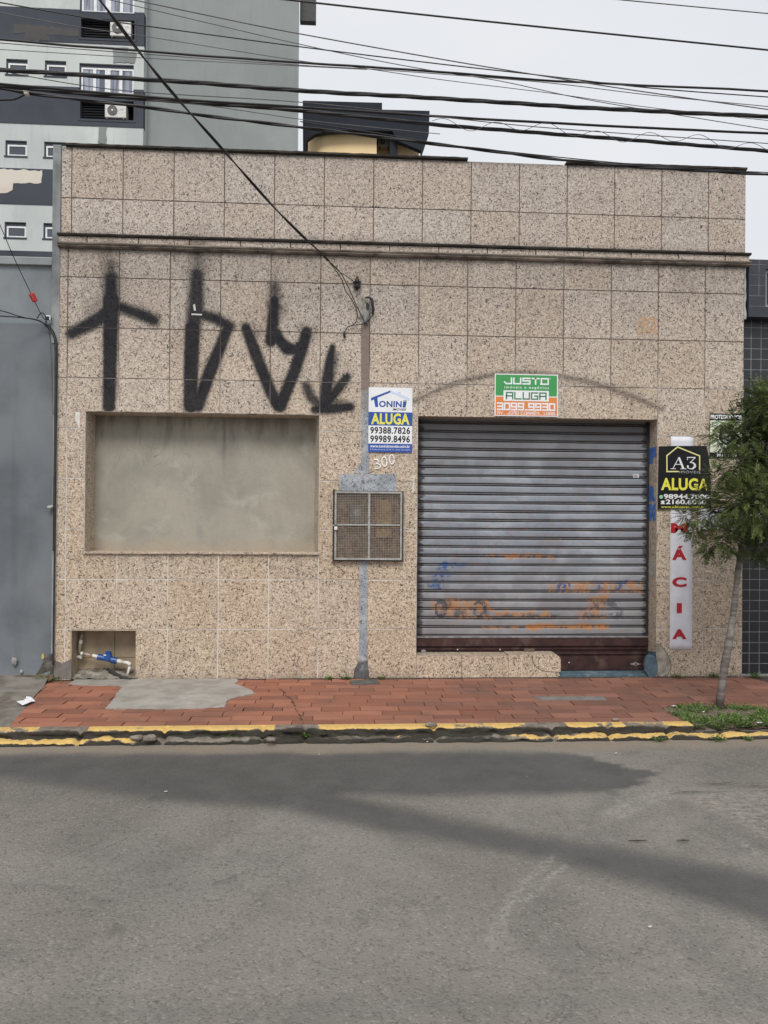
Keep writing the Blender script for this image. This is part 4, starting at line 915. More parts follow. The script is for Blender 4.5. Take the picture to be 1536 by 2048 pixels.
techno('AV. JOÃO CORRÊA. 1066', qb(150, 885, 1375, 948), -.0131, WH, sg, .0046, 5.8); lettering('®', qb(1262, 168, 1290, 200), -.0131, WH, sg)
setbase(sg)
# sign 3 (slightly slumped black tarpaulin)
sg = thing('rental_banner', 'black rental banner with a yellow house outline and ALUGA, right of the shutter', 'banner')
YB = -.022
q = lambda x, y: XZ(1300+x/11.815, 880+y/11.815, YB)
qb = lambda x0, y0, x1, y1: bx(1300+x0/11.815, 880+y0/11.815, 1300+x1/11.815, 880+y1/11.815, YB)
m = MB(); m.prism([q(*p) for p in [(222, 152), (480, 140), (1335, 138), (1380, 330), (1425, 690), (1440, 1200), (1445, 1622), (190, 1625)]], YB, -.010); 
g = G('black_tarpaulin', .35, .5); g.col(g.mix(g.noise(9, 3), (.010, .010, .012), (.018, .018, .022))); g.bump(g.noise(9, 3, .5, 1.5), .3, .01); m.build('sheet', g.m, sg)
m = MB(); hp = [q(*p) for p in [(665, 745), (400, 745), (398, 370), (650, 165), (1172, 375), (1172, 700)]]
YPL = ink_('print_pale_yellow', (.78, .75, .32))
for i, (p_, r_) in enumerate(zip(hp[:-1], hp[1:])):
    dx, dz = r_[0]-p_[0], r_[1]-p_[1]; l_ = math.hypot(dx, dz); ex, ez = dx/l_*.0055, dz/l_*.0055; yy = YB-.0006-.00005*i
    m.add([(p_[0]-ex+ez, yy, p_[1]-ez-ex), (r_[0]+ex+ez, yy, r_[1]+ez-ex), (r_[0]+ex-ez, yy, r_[1]+ez+ex), (p_[0]-ex-ez, yy, p_[1]-ez+ex)], [(0, 1, 2, 3)])
m.build('house_outline', YPL, sg)
def seg(m, p, r, w_, Y):
    dx, dz = r[0]-p[0], r[1]-p[1]; l_ = math.hypot(dx, dz)+1e-9; nx_, nz_ = -dz/l_*w_/2, dx/l_*w_/2
    m.add([(p[0]-nx_, Y, p[1]-nz_), (r[0]-nx_, Y, r[1]-nz_), (r[0]+nx_, Y, r[1]+nz_), (p[0]+nx_, Y, p[1]+nz_)], [(0, 1, 2, 3)])
m = MB(); k = 1/11.815*.00457
for i, (p_, r_, w_) in enumerate([((540, 675), (680, 420), .0065), ((680, 410), (790, 680), .019), ((590, 575), (735, 575), .006), ((485, 680), (612, 680), .0055), ((715, 680), (858, 680), .0055),
        ((875, 412), (1075, 412), .008), ((885, 410), (882, 475), .006), ((1070, 415), (945, 535), .007)]): seg(m, q(*p_), q(*r_), w_, YB-.0006-.00004*i)
arc = [(945, 530), (1010, 535), (1055, 570), (1065, 610), (1045, 650), (1000, 680), (950, 682), (905, 665), (878, 630)]
for i, (p_, r_) in enumerate(zip(arc[:-1], arc[1:])): seg(m, q(*p_), q(*r_), [.008, .014, .019, .020, .015, .009, .007, .010][i], YB-.0010-.00004*i)
for cx, cy in ((893, 620),): m.prism([(q(cx+24*math.cos(t*.7), cy+24*math.sin(t*.7))) for t in range(9)], YB-.0012, YB-.0005)
m.build('lettering', WH, sg)
lettering('IMÓVEIS', qb(698, 712, 1190, 790), YB-.0008, ink_('print_grey', (.45, .45, .48)), sg, .0, 0, 1.2)
lettering('ALUGA', qb(260, 900, 1385, 1192), YB-.0008, YEL, sg, .035, 0, 1.06)
lettering('98944.7000', qb(322, 1280, 1405, 1398), YB-.0008, WH, sg, .03); lettering('2160.6060', qb(372, 1405, 1330, 1520), YB-.0008, WH, sg, .03)
lettering('www.a3imoveis.com.br', qb(260, 1552, 1300, 1610), YB-.0008, YEL, sg, .01)
cc = q(262, 1345); disc(cc, .0185, YB-.0012, YB-.0004, 18, 1, ink_('chat_green', (.10, .48, .22)), 'chat_icon', sg); disc(cc, .0145, YB-.0016, YB-.0012, 16, 1, WH, 'icon_ring', sg); disc(cc, .0120, YB-.0019, YB-.0016, 16, 1, ink_('chat_green2', (.10, .48, .22)), 'icon_disc', sg)
m = MB(); seg(m, (cc[0]-.005, cc[1]+.005), (cc[0]+.006, cc[1]-.005), .005, YB-.0021); m.build('handset', WH, sg)
flat([q(*p) for p in [(250, 1515), (275, 1470), (250, 1462), (262, 1440), (300, 1428), (340, 1440), (350, 1462), (328, 1470), (352, 1515)]], YB-.0008, WH, sg, 'phone_icon')
setbase(sg)
# security notice
sg = thing('security_notice', 'cream security notice with a shield under a black PROTEGIDO heading, half behind the tree', 'sign')
q = lambda x, y: XZ(1400+x/7.588, 810+y/7.588, -.010)
qb = lambda x0, y0, x1, y1: bx(1400+x0/7.588, 810+y0/7.588, 1400+x1/7.588, 810+y1/7.588, -.010)
a, b, c, d_ = qb(150, 130, 648, 805); m = MB(); m.box(a, b, -.010, -.004, c, d_); m.build('board', BLK, sg)
panel(qb(152, 236, 646, 722), -.0104, CRM, 'cream_panel')
def shield(s_, Y, mat, name):
    base_ = [(0, 240), (40, 215), (72, 265), (100, 300), (80, 345), (88, 400), (100, 450), (84, 500), (48, 540), (0, 575)]
    base_ = [(0, 295), (40, 292), (78, 262), (112, 300), (92, 350), (96, 410), (108, 460), (98, 510), (60, 555), (0, 600)]
    R2 = [(x*1.35*s_, (y-430)*1.2*s_+450) for x, y in base_]; L2 = [(-x, y) for x, y in R2[::-1]]
    return flat([q(400+x, y) for x, y in R2+L2[1:-1]], Y, mat, sg, name)
shield(1.08, -.0107, DKG, 'shield'); shield(1.03, -.0109, CRM, 'shield'); shield(.99, -.0111, DKG, 'shield'); shield(.94, -.0113, CRM, 'shield'); shield(.82, -.0115, BLK, 'shield')
disc(q(395, 500), .042, -.0123, -.0117, 24, 1, ink_('emblem_grey', (.62, .62, .66)), 'emblem', sg); disc(q(395, 500), .033, -.0127, -.0123, 24, 1, ink_('emblem_inner', (.30, .28, .30)), 'emblem', sg)
lettering('PROTEGIDO POR', qb(160, 150, 640, 215), -.0106, WH, sg, .03, 0, .95); lettering('9812 1659', qb(250, 738, 555, 786), -.0106, WH, sg, .02)
setbase(sg)
# vertical banner
sg = thing('vertical_banner', 'tall narrow white banner spelling FARMÁCIA in red, partly under the black banner', 'banner')
xb0, xb1 = XZ(1340, 1080)[0], XZ(1385, 1080)[0]; zt_, zb_ = XZ(1360, 873)[1], XZ(1360, 1299)[1]
m = MB(); n_ = 40; vs = []
for i in range(n_+1):
    z = zt_+(zb_-zt_)*i/n_
    for j in range(5):
        x = xb0+(xb1-xb0)*j/4; vs.append((x, -.004-.0015*(1+math.sin(z*5+j)), z))
m.add(vs, [(i*5+j, (i+1)*5+j, (i+1)*5+j+1, i*5+j+1) for i in range(n_) for j in range(4)])
n0 = (n_+1)*5; o_ = m.build('sheet', SHT, sg, smooth=True); s_ = o_.modifiers.new('solid', 'SOLIDIFY'); s_.thickness = .0015; s_.offset = -1
ctr = (XZ(1359, 1110)[0]); 
for ch, cy in zip('FARMÁCIA', [909, 955, 1005, 1056, 1107, 1164, 1216, 1268]):
    w_ = 5 if ch == 'I' else (17 if ch == 'M' else 14.5); top = 15.5 if ch == 'Á' else 10
    aa, bb, cc_, dd = bx(1358-w_, cy-top, 1358+w_, cy+10+(3 if ch == 'Á' else 0), 0)
    lettering(ch, (aa, bb, cc_, dd), -.0085, RED, sg, .05)
setbase(sg)
# white horizontal banner behind the crown
sg = thing('horizontal_banner', 'blank white horizontal banner stretched behind the tree crown', 'banner')
a, b, c, d_ = bx(1397, 1018, 1600, 1059, -.06); m = MB(); m.box(a, 7.3, -.062, -.058, c, d_); m.build('sheet', SHT, sg)
m = MB(); 
TI = plain('tie', (.1, .1, .1), .5)
for x in (a+.02, 6.1, 7.25): m = MB(); m.tube([(x, -.06, d_-.01), (x, -.0, d_+.02)], .004, 6); m.build('tie_wire', TI, sg)
setbase(sg)
# lettering on the jamb, hand-painted
jl = [('F', 895, 927, 1), ('A', 932, 965, 0), ('R', 972, 1003, 1), ('M', 1007, 1042, 1), ('A', 1050, 1078, 0), ('C', 1086, 1112, 0), ('I', 1122, 1152, 0), ('A', 1164, 1194, 0)]
JB = stained('brushed_blue', (.075, .20, .55), (.06, .16, .44), scale=20, rough=.6, fine=.1); JW = stained('peeled_white', (.42, .40, .36), (.30, .27, .24), scale=30, fine=.1)
for ch, y0, y1_, f in jl:
    zz1 = at(1304, y0, .1)[2]; zz0 = at(1304, y1_, .1)[2]
    lettering(ch, (.180, .025, zz0, zz1), 5.3972, JB if f else JW, B, .10 if f else -.012, 0, 1, 'jamb_letter', 'Y')
# house number in white marker, tape scraps, chips
m = MB(); YN = -.0035
def chalk(pts, r=.0062): m.tube([(XZ(x, y)[0], YN, XZ(x, y)[1]) for x, y in pts], r, 6)
o0 = (730, 770); cv = lambda p: (o0[0]+p[0]/12.047, o0[1]+p[1]/12.047)
chalk([cv(p) for p in [(215, 1810), (260, 1795), (315, 1815), (320, 1850), (280, 1890), (240, 1905), (300, 1895), (360, 1925), (375, 1970), (330, 2010), (250, 2020)]])
def ell(cx, cy, rx, ry, tl=0): return [cv((cx+rx*math.cos(t*math.pi/9)+tl*math.sin(t*math.pi/9), cy+ry*math.sin(t*math.pi/9))) for t in range(19)]
chalk(ell(465, 1850, 60, 115, 8)); chalk(ell(645, 1798, 55, 115, 8))
m.build('house_number', plain('marker_white', (.88, .88, .87), .7), B, smooth=True)
SCR = plain('scrap', (.66, .65, .60), .7)
for pp in [[(151, 824), (160, 824), (160, 856), (156, 858), (155, 845), (150, 838)], [(827, 950), (830, 950), (827, 985), (824, 985)], [(383, 627), (404, 628), (404, 631), (383, 630)],
           [(386, 610), (390, 608), (392, 622), (388, 621)], [(1409, 1141), (1424, 1141), (1424, 1145), (1409, 1143)]]:
    m = MB(); m.prism([XZ(*p) for p in pp], -.003, .0); m.build('scrap', SCR, B)
for x, y in [(137, 502), (141, 520), (171, 552), (149, 614), (239, 614), (543, 583), (542, 600), (746, 413), (752, 413), (757, 414), (1229, 365), (1224, 364), (1318, 613), (1318, 640), (1300, 612), (1412, 605), (1412, 621), (866, 828), (908, 812), (932, 812)]:
    m = MB(); p = XZ(x, y); m.prism([(p[0]+.007*math.cos(k), p[1]+.007*math.sin(k)) for k in range(6)], -.0025, 0); m.build('drill_hole', CRK, B)

# ================================================================== NEIGHBOUR LEFT
NL = thing('grey_rendered_building', 'low blue grey rendered wall of the neighbouring building, left of the granite shop', 'building')
GWL = stained('blue_grey_paint_low', (.165, .185, .205), (.12, .135, .15), (.07, .07, .07), scale=1.3, light=(.20, .215, .23), fine=.03, vstreak=.25, rough=.6)
GWU = stained('blue_grey_paint_high', (.26, .29, .315), (.20, .225, .245), (.10, .10, .10), scale=1.5, light=(.30, .33, .35), fine=.03, vstreak=.2, rough=.7)
zs_ = 3.175
xs_ = np.concatenate([np.linspace(-14, -2, 8)[:-1], np.arange(-2, -.119, .02), [-.1185]]); zl = np.concatenate([np.arange(-.02, .4, .02), np.linspace(.4, zs_, 20)])
m = MB(); vs = []
for z in zl:
    for x in xs_:
        fl = max(0, 1-z/.22); vs.append((x, .004-.035*fl*fl+mnoise.fractal(Vector((x*5, z*5, 0)), 1, 2, 4)*(.003+.012*fl)-.012*(z < .02), z))
nx_ = len(xs_); m.add(vs, [(j*nx_+i, j*nx_+i+1, (j+1)*nx_+i+1, (j+1)*nx_+i) for j in range(len(zl)-1) for i in range(nx_-1)])
m.box(-14, -.1185, .025, 8, -.05, zs_-.002); m.build('lower_wall', GWL, NL, smooth=True, sharp=35)
m = MB(); m.box(-14, -.142, .035, .3, zs_, 3.70); m.build('upper_wall', GWU, NL)
m = MB(); m.box(-14, -.142, .0, .34, 3.70, 3.765); m.build('coping', stained('neighbour_coping', (.34, .375, .38), (.27, .30, .31), scale=3), NL, bevel=.004)
p = XZ(101, 1013, -.02); m = MB(); m.tube([(p[0]+.03, .01, p[1]+.006), (p[0]-.012, -.05, p[1]-.012)], .016, 10); m.build('drain_spout', plain('spout', (.36, .38, .36), .5), NL, smooth=True)
for (x, y, s_) in [(30, 1322, .035), (45, 1343, .02)]:
    p = XZ(x, y); rock(p[0], -.02, p[1], s_*.7, .02, s_, GWL, x).build('plaster_lump', stained('lump', (.42, .42, .41), (.28, .28, .28), scale=20), NL, smooth=True)
m = MB(); m.prism([XZ(*p_) for p_ in [(84, 1309), (88, 1306), (89, 1315), (86, 1319), (83, 1316)]], -.006, .02); m.build('paint_chip', plain('chip', (.55, .42, .16), .7), NL)
p = XZ(100, 1340); m = MB(); m.prism(rag([XZ(*p_) for p_ in [(84, 1330), (95, 1310), (107, 1306), (107, 1365), (72, 1365), (72, 1350)]], .012, .02), -.012, .02); m.build('eroded_corner', stained('eroded', (.10, .09, .075), (.05, .045, .04), scale=16, light=(.22, .21, .19), bump=.7), NL)

m = MB(); xs_ = np.linspace(-3, -.09, 120); vs = []
for x in xs_:
    w_ = .10+.05*mnoise.noise(Vector((x*3, 1, 1))); 
    for k in range(6): t_ = k/5; vs.append((x, -.002-w_*t_, .045*(1-t_)**1.5+.012+mnoise.fractal(Vector((x*14, t_*3, 0)), 1, 2, 3)*.008))
m.add(vs, [(i*6+k, i*6+k+1, (i+1)*6+k+1, (i+1)*6+k) for i in range(119) for k in range(5)]); struct(m.build('wall_foot_soil', stained('foot_soil', (.15, .105, .075), (.09, .065, .05), scale=9, light=(.22, .19, .16), fine=.1, bump=.6), smooth=True))
# ================================================================== NEIGHBOUR RIGHT: dark tiles
NR = thing('dark_tiled_building', 'low building in small near black tiles, right of the granite shop', 'building')
g = G('black_tile', .25, .5); c = g.mix(g.noise(3, 3), (.018, .019, .022), (.034, .035, .041)); c = g.mix(g.math('MULTIPLY', g.attr('tint'), .5), c, (.030, .030, .036)); g.col(c); g.rough(g.math('MULTIPLY_ADD', g.noise(8, 3), .25, .2)); BT = g.m
BTJ = stained('pale_joint', (.34, .35, .37), (.24, .245, .26), scale=8); BTD = stained('slate_fascia', (.065, .070, .085), (.05, .053, .066), scale=4, rough=.5)
YR = .12; tw, th = .098, .1005
m = MB(); z = .02
zz0 = 0
rows_ = int(3.42/th)
for j in range(rows_):
    for i in range(46):
        xa = 6.30+i*tw-.035; m.box(xa+.0035, xa+tw-.0035, YR-.004, YR, zz0+j*th+.0035, zz0+(j+1)*th-.0035, tint=random.random())
m.build('wall_tiles', BT, NR)
m = MB(); m.box(6.235, 10.9, YR-.0015, 6, -.05, 3.42); m.build('wall', BTJ, NR)
m = MB(); fx0 = 6.262; zf0, zf1 = 3.385, 3.925
n_ = 0
wz0, wz1, wx0 = XZ(1532, 614, -.02)[1], XZ(1532, 538, -.02)[1], XZ(1531, 580, -.02)[0]
for (a, b, c, d_) in subtract((fx0, 10.9, zf0, zf1), [(wx0, 9.2, wz0, wz1)]): m.box(a, b, -.02, YR-.006, c, d_)
m.box(fx0, 10.9, YR-.0055, 6, 3.43, zf1)
f_ = m.build('fascia', BTD, NR)
m = MB()
for k in range(1, 6): m.box(fx0+.0, wx0, -.0215, -.019, zf0+k*.098, zf0+k*.098+.0025)
m.box(fx0+.095, fx0+.0975, -.0218, -.0195, zf0+.2, zf1); m.build('fascia_joint', BTJ, f_)
m = MB(); m.box(wx0+.03, 9.17, .035, .045, wz0+.02, wz1-.02)
w_ = m.build('window', plain('dark_glass', (.02, .025, .03), .1, .5), NR)
m = MB(); m.box(wx0+.0, 9.2, .01, .035, wz0, wz0+.03); m.box(wx0, 9.2, .01, .035, wz1-.03, wz1); m.box(wx0, wx0+.03, .01, .035, wz0+.03, wz1-.03); m.box(7.6, 7.63, .01, .035, wz0+.03, wz1-.03); m.build('window_frame', plain('alu', (.25, .26, .27), .4, .5, .5), w_)
# flaking render edge between the two buildings
m = MB(); ed = [(XZ(1489, y)[0]+.008+mnoise.noise(Vector((y*.05, 0, 0)))*.012, XZ(1489, y)[1]) for y in range(530, 640, 4)]
m.prism([(XR+.001, e[1]) for e in ed]+[(e[0]+.008, e[1]) for e in ed[::-1]], .002, .04); m.build('flaking_render', plain('flake', (.42, .46, .45), .8, var=.3), B)

# ================================================================== APARTMENT BLOCK
AP = thing('apartment_block', 'tall pale green apartment block with slate bands standing behind the shop', 'building')
YA = 19.0
def ax(x): return XZ(x, 200, YA)[0]
def azt(y, x=30): return XZ(x, y, YA)[1]
LG = stained('pale_green_render', (.545, .585, .585), (.47, .505, .51), (.26, .27, .27), scale=.5, light=(.62, .66, .635), fine=.02, vstreak=.25, bump=.1)
DK = stained('slate_render', (.070, .078, .098), (.058, .064, .080), (.03, .03, .03), scale=.6, fine=.02, bump=.1)
XA0, XA1 = -22.0, ax(287)
pitchF = 2.80
zb0 = azt(511, 10)                        # bottom
bands = []                               # (z0, z1, dark?)
zA = [azt(v, 10) for v in (511, 501, 408, 336, 246, 169, 80, 13)]
bands = [(zA[0], zA[1], 1), (zA[1], zA[2], 0), (zA[2], zA[3], 1), (zA[3], zA[4], 0), (zA[4], zA[5], 1), (zA[5], zA[6], 0), (zA[6], zA[7], 1), (zA[7], zA[7]+1.55, 0), (zA[7]+1.55, zA[7]+2.8, 1), (zA[7]+2.8, zA[7]+4.6, 0)]
smallw = []; bigw = []; nich = []
zs1 = azt(150, 33), azt(118, 33)
pf = (azt(118, 33)-azt(281, 33))          # storey height
def wz(k): return zs1[0]-k*pf, zs1[1]-k*pf
for k in range(-1, 3):
    z0, z1 = wz(k)
    for xc in (33-155, 33-78, 33, 110):
        xa = ax(xc-21.5+(.5 if xc > 50 else 0)); smallw.append((xa, xa+ax(54)-ax(11), z0, z1, k == 2 and xc == 110))
zB1, zB0 = XZ(212, 128, YA)[1], XZ(212, 188, YA)[1]
for k in range(-1, 2): bigw.append((ax(158), ax(267), zB0-k*pf, zB1-k*pf))
zN1, zN0 = XZ(212, 40, YA)[1], XZ(212, 78, YA)[1]
for k in range(0, 2): nich.append((ax(161), ax(268), zN0-k*pf, zN1-k*pf))
hol = [w_[:4] for w_ in smallw]+bigw+nich
for dk in (0, 1):
    m = MB()
    for z0, z1, d_ in bands:
        if d_ != dk: continue
        for r_ in subtract((XA0, XA1, z0, z1), hol): m.box(r_[0], r_[1], YA-(.02 if dk else 0), YA+.25, r_[2], r_[3])
    m.build('painted_band' if dk else 'front_wall', DK if dk else LG, AP)
m = MB(); m.box(XA0, XA1-.01, YA+.9, YA+10, 0, bands[-1][1]); m.box(XA0, XA1, YA+.002, YA+.25, 0, zA[0])
m.box(XA1-.06, XA1-.001, YA+.25, YA+.9, 0, bands[-1][1]); m.build('core', LG, AP)
xw1 = XZ(597, 200, YA+.45)[0]
m = MB(); m.slab([(XA1+.001, YA+.45), (xw1, YA+.45), (xw1-.62, YA+10), (XA1+.001, YA+10)], 0, 22); m.build('side_wall', stained('sage_render', (.285, .315, .318), (.245, .272, .275), (.16, .17, .17), scale=.35, light=(.32, .35, .352), fine=.015, vstreak=.15, bump=.1), AP)
WF = plain('white_frame', (.72, .74, .76), .4, .4); GL = G('window_glass', .15, .5)
GL.col(GL.mix(GL.noise(1.5, 3), (.05, .06, .075), (.10, .12, .145))); GL = GL.m
CUR = G('curtain', .8, .2); st_ = CUR.noise(9, 3, .5, 0, CUR.pos((1, 1, .04))); CUR.col(CUR.mix(CUR.step(st_, .4, .6), (.13, .15, .20), (.36, .39, .46))); CUR = CUR.m
def apwin(x0, x1, z0, z1, n, mat, tilt=False):
    fr = MB(); f = .055; Y0 = YA+.03; top = z1-.13 if True else z1; xl = x0+.06
    fr.box(xl, x1, Y0, Y0+.05, z0+.02, z0+.02+f); fr.box(xl, x1, Y0, Y0+.05, top-f, top); fr.box(xl, xl+f, Y0, Y0+.05, z0+.02+f, top-f); fr.box(x1-f, x1, Y0, Y0+.05, z0+.02+f, top-f)
    for k in range(1, n):
        xc = xl+(x1-xl)*k/n; w2 = .05 if k != n/2 else .09; fr.box(xc-w2, xc+w2, Y0+.002, Y0+.048, z0+.02+f, top-f)
    o = fr.build('window', WF, AP); m = MB(); m.box(xl+f/2, x1-f/2, Y0+.02, Y0+.03, z0+.03+f/2, top-f/2); m.build('pane', mat, o)
    m = MB(); m.box(x0-.03, x1+.03, YA-.025, YA+.24, z0-.03, z0+.018); m.build('sill', DK, o)
    m = MB(); m.box(x0+.001, xl-.001, YA+.05, YA+.24, z0+.02, z1); m.box(x0+.001, x1-.001, YA+.06, YA+.24, top+.001, z1-.001); m.build('shaded_reveal', DK, o)  # dark strips left and top: the recess shadow put into the reveal colour
for w_ in smallw: apwin(*w_[:4], 1, GL)
for w_ in bigw: apwin(*w_, 4, CUR)
NLV = plain('louvre_dark', (.008, .009, .012), .8)
NDK = plain('niche_dark', (.022, .024, .03), .8)
for (a, b, c, d_) in nich:
    m = MB(); m.box(a+.001, b-.001, YA+.7, YA+.72, c, d_); m.box(a+.001, b-.001, YA+.26, YA+.7, c-.02, c); m.box(a, b, YA+.26, YA+.7, d_, d_+.02); o = m.build('service_niche', NDK, AP)
    m = MB()
    for k in range(7): m.box(a+.02, a+(b-a)*.62, YA+.12, YA+.16, c+.05+k*(d_-c)/7.5, c+.09+k*(d_-c)/7.5)
    m.build('louvre', NLV, o)
    m = MB(); f = .07; m.box(a-f, b+f, YA-.035, YA-.021, c-f, c); m.box(a-f, b+f, YA-.035, YA-.021, d_, d_+f); m.box(a-f, a, YA-.035, YA-.021, c, d_); m.box(b, b+f, YA-.035, YA-.021, c, d_); m.build('trim', DK, o)
def patch(pts, mat, name, Y=YA-.026):
    m = MB(); m.prism([(a_+mnoise.noise(Vector((a_*6, b_*6, 1)))*.06, b_+mnoise.noise(Vector((a_*6, b_*6, 7)))*.06) for a_, b_ in rag([(at(x, y, Y)[0], at(x, y, Y)[2]) for x, y in pts], .0, .12)], Y, YA-.019); return m.build(name, mat, AP)
patch([(-200, 320), (0, 337), (84, 342), (84, 367), (35, 366), (26, 366), (26, 380), (17, 386), (0, 386), (-60, 380), (-200, 370)], stained('bare_primer', (.66, .62, .55), (.60, .55, .48), scale=1), 'bare_patch')
patch([(27, 48), (157, 57), (157, 71), (95, 70), (100, 82), (48, 81), (48, 67), (27, 66)], stained('brown_patch', (.095, .09, .092), (.080, .078, .082), scale=1), 'stained_patch')
for k, (pts) in enumerate([[(226, 96), (256, 96), (256, 104), (272, 104), (271, 126), (226, 126)], [(198, 254), (213, 254), (212, 287), (196, 286)]]): patch(pts, stained('grey_touch_up', (.26, .285, .285), (.22, .24, .24), scale=1), 'touch_up_patch', YA-.006)
# box jutting out of the far corner
m = MB(); xq = XZ(632, 30, YA+1)[0]; zq_ = XZ(615, 48, YA+1)[1]; m.box(xw1+.002, xq, YA+.9, YA+1.15, zq_+.05, 22); m.build('side_box', plain('dark_box', (.075, .08, .08), .7), AP)
def ac_unit(x0, y0, x1, y1, Y, label, par_group):
    t = thing('air_conditioner', label, 'air conditioner', par_group); a, b, c, d_ = bx(x0, y0, x1, y1, Y)
    m = MB(); m.box(a, b, Y, Y+.32, c, d_); m.build('casing', plain('ac_white', (.62, .62, .60), .5), t, bevel=.02)
    r = (d_-c)*.38; cx, cz = a+(b-a)*.36, (c+d_)/2+.02
    disc((cx, cz), r, Y-.02, Y+.001, 24, 1, plain('ac_grille', (.10, .105, .11), .5), 'fan_grille', t)
    m = MB()
    for k in range(5):
        rr = r*(k+1)/5.3; pts = [(cx+rr*math.cos(u*math.pi/12), Y-.024, cz+rr*math.sin(u*math.pi/12)) for u in range(25)]; m.tube(pts, .005, 4)
    m.build('guard_ring', plain('ac_wire', (.30, .31, .32), .5), t); disc((cx, cz), r*.16, Y-.03, Y-.02, 10, 1, WH, 'hub', t)
    lettering('LG', (a+(b-a)*.74, a+(b-a)*.88, c+(d_-c)*.58, c+(d_-c)*.70), Y-.004, plain('ac_logo', (.25, .26, .28), .5), t, .02)
    m = MB(); m.box(a+.05, a+.10, Y-.01, Y+.34, c-.06, c); m.box(b-.10, b-.05, Y-.01, Y+.34, c-.06, c); m.build('bracket', plain('ac_bracket', (.14, .14, .14), .6), t); setbase(t); return t
ac_unit(220, 43, 262, 72, YA-.05, 'white air conditioner unit in the upper niche of the apartment block', 'outdoor units on the apartment block')
ac_unit(209.5, 209, 252, 235, YA-.05, 'white air conditioner unit in the lower niche of the apartment block', 'outdoor units on the apartment block')

# ================================================================== YELLOW BUILDING
YW = thing('yellow_building', 'yellow building with a thick dark overhanging roof, behind the parapet middle', 'building')
YY = 30.0
def q5(x, y, Y=YY): return XZ(580+x/5.12, y/5.12, Y)
DN = stained('dark_navy_fascia', (.028, .033, .045), (.022, .026, .036), (.012, .012, .014), scale=.4, fine=.02, vstreak=.3, bump=.1); YE = stained('yellow_render', (.93, .72, .43), (.90, .69, .40), (.4, .3, .16), scale=.5, fine=.01, bump=.08)
m = MB(); a0, a1 = q5(128, 1200)[0], q5(1428, 1200)[0]
zt0, zt1 = q5(500, 1045)[1], q5(1200, 1128)[1]; zm = q5(700, 1335)[1]
m.prism([q5(130, 1030), q5(943, 1052), q5(943, 1122), q5(1430, 1135), q5(1422, 1370), q5(1345, 1600, YY), q5(1342, 1540), q5(1100, 1440), q5(1050, 1340), q5(880, 1335), q5(600, 1330), q5(380, 1345), q5(260, 1370), q5(185, 1420), q5(165, 1440), q5(165, 1900), q5(135, 1900)], YY, YY+.35)
m.build('roof_fascia', DN, YW)
m = MB(); m.box(a0+.02, a1-.3, YY+.352, YY+8, zm+.3, zt1); m.box(a0+.01, q5(943, 1052)[0], YY+.36, YY+8, zt1+.002, zt0-.05); m.build('roof', DN, YW)
m = MB(); yw0, yw1 = q5(172, 1500)[0], q5(884, 1500, YY+.8)[0]; n_ = 10; rr = .9; vs = []
cpx = [(yw0+rr-rr*math.cos(t*math.pi/2/n_), YY+.5+rr-rr*math.sin(t*math.pi/2/n_)) for t in range(n_+1)]+[(yw1, YY+.5)]
vs = [(x, y, z) for z in (0, zm+.4) for x, y in cpx]; n2 = len(cpx); m.add(vs, [(i, i+1, n2+i+1, n2+i) for i in range(n2-1)]); m.box(yw0+.1, yw1, YY+1.9, YY+8, 0, zm+.3); m.build('curved_wall', YE, YW, smooth=True, sharp=40)
m = MB(); m.box(yw1+.002, q5(1020, 1500)[0]+.1, YY+2.0, YY+2.2, 0, zm+.3); m.box(q5(1105, 1500)[0], q5(1340, 1550)[0], YY+.9, YY+7.9, 0, zm+.3); m.build('rear_wall', YE, YW)
m = MB(); m.box(q5(1025, 1500)[0], q5(1108, 1500)[0], YY+.36, YY+1.1, 0, zm+.2); m.build('column', DN, YW)
m = MB(); zz_ = q5(950, 1560)[1]; m.box(yw1+.02, q5(1015, 1500)[0], YY+1.9, YY+1.98, zz_-1.5, zz_); w_ = m.build('window', GL, YW); m = MB(); m.box(yw1+.02, q5(1015, 1500)[0], YY+1.85, YY+1.9, zz_, zz_+.12); m.box(q5(950, 1500)[0], q5(950, 1500)[0]+.08, YY+1.85, YY+1.9, zz_-1.5, zz_); m.build('window_frame', WF, w_)
m = MB(); p = q5(803, 1060); m.tube([(p[0], YY+2, p[1]-.3), (p[0], YY+2, p[1]+.15)], .16, 10); m.tube([(p[0], YY+2, p[1]+.15), (p[0], YY+2, p[1]+.26)], .2, 10); m.build('roof_vent', DN, YW)
m = MB(); p = q5(538, 1040); m.tube([(p[0], YY+1, p[1]-.1), (p[0], YY+1, p[1]+.42)], .015, 5); m.build('antenna', DN, YW)
ac_unit(757, 278, 779, 292, YY+1.5, 'small white air conditioner unit under the dark roof of the yellow building', None)

# ================================================================== METER CAGE
MC = thing('meter_cage', 'wire mesh electricity meter cage with pale frame bolted to the granite wall', 'meter cage')
YC = -.05
a, b, c, d_ = bx(669, 983, 804, 1120, YC)
FRM = stained('pale_old_steel', (.40, .41, .41), (.28, .27, .25), (.13, .09, .06), scale=18, rough=.5, fine=.1)
m = MB(); m.box(a-.016, a-.003, -.04, -.001, c-.02, d_+.02); m.box(b+.003, b+.012, -.045, -.001, c-.008, d_+.006); m.box(a-.003, b+.003, -.045, -.001, d_-.002, d_+.006); m.box(a-.003, b+.003, -.045, -.001, c-.010, c-.002); m.build('casing', plain('cage_black', (.035, .032, .03), .6), MC)
m = MB(); f = .017; m.box(a, a+f, YC-.008, YC+.005, c+f, d_-f); m.box(b-f, b, YC-.008, YC+.005, c+f, d_-f); m.box(a, b, YC-.008, YC+.005, d_-f, d_); m.box(a, b, YC-.008, YC+.005, c, c+f)
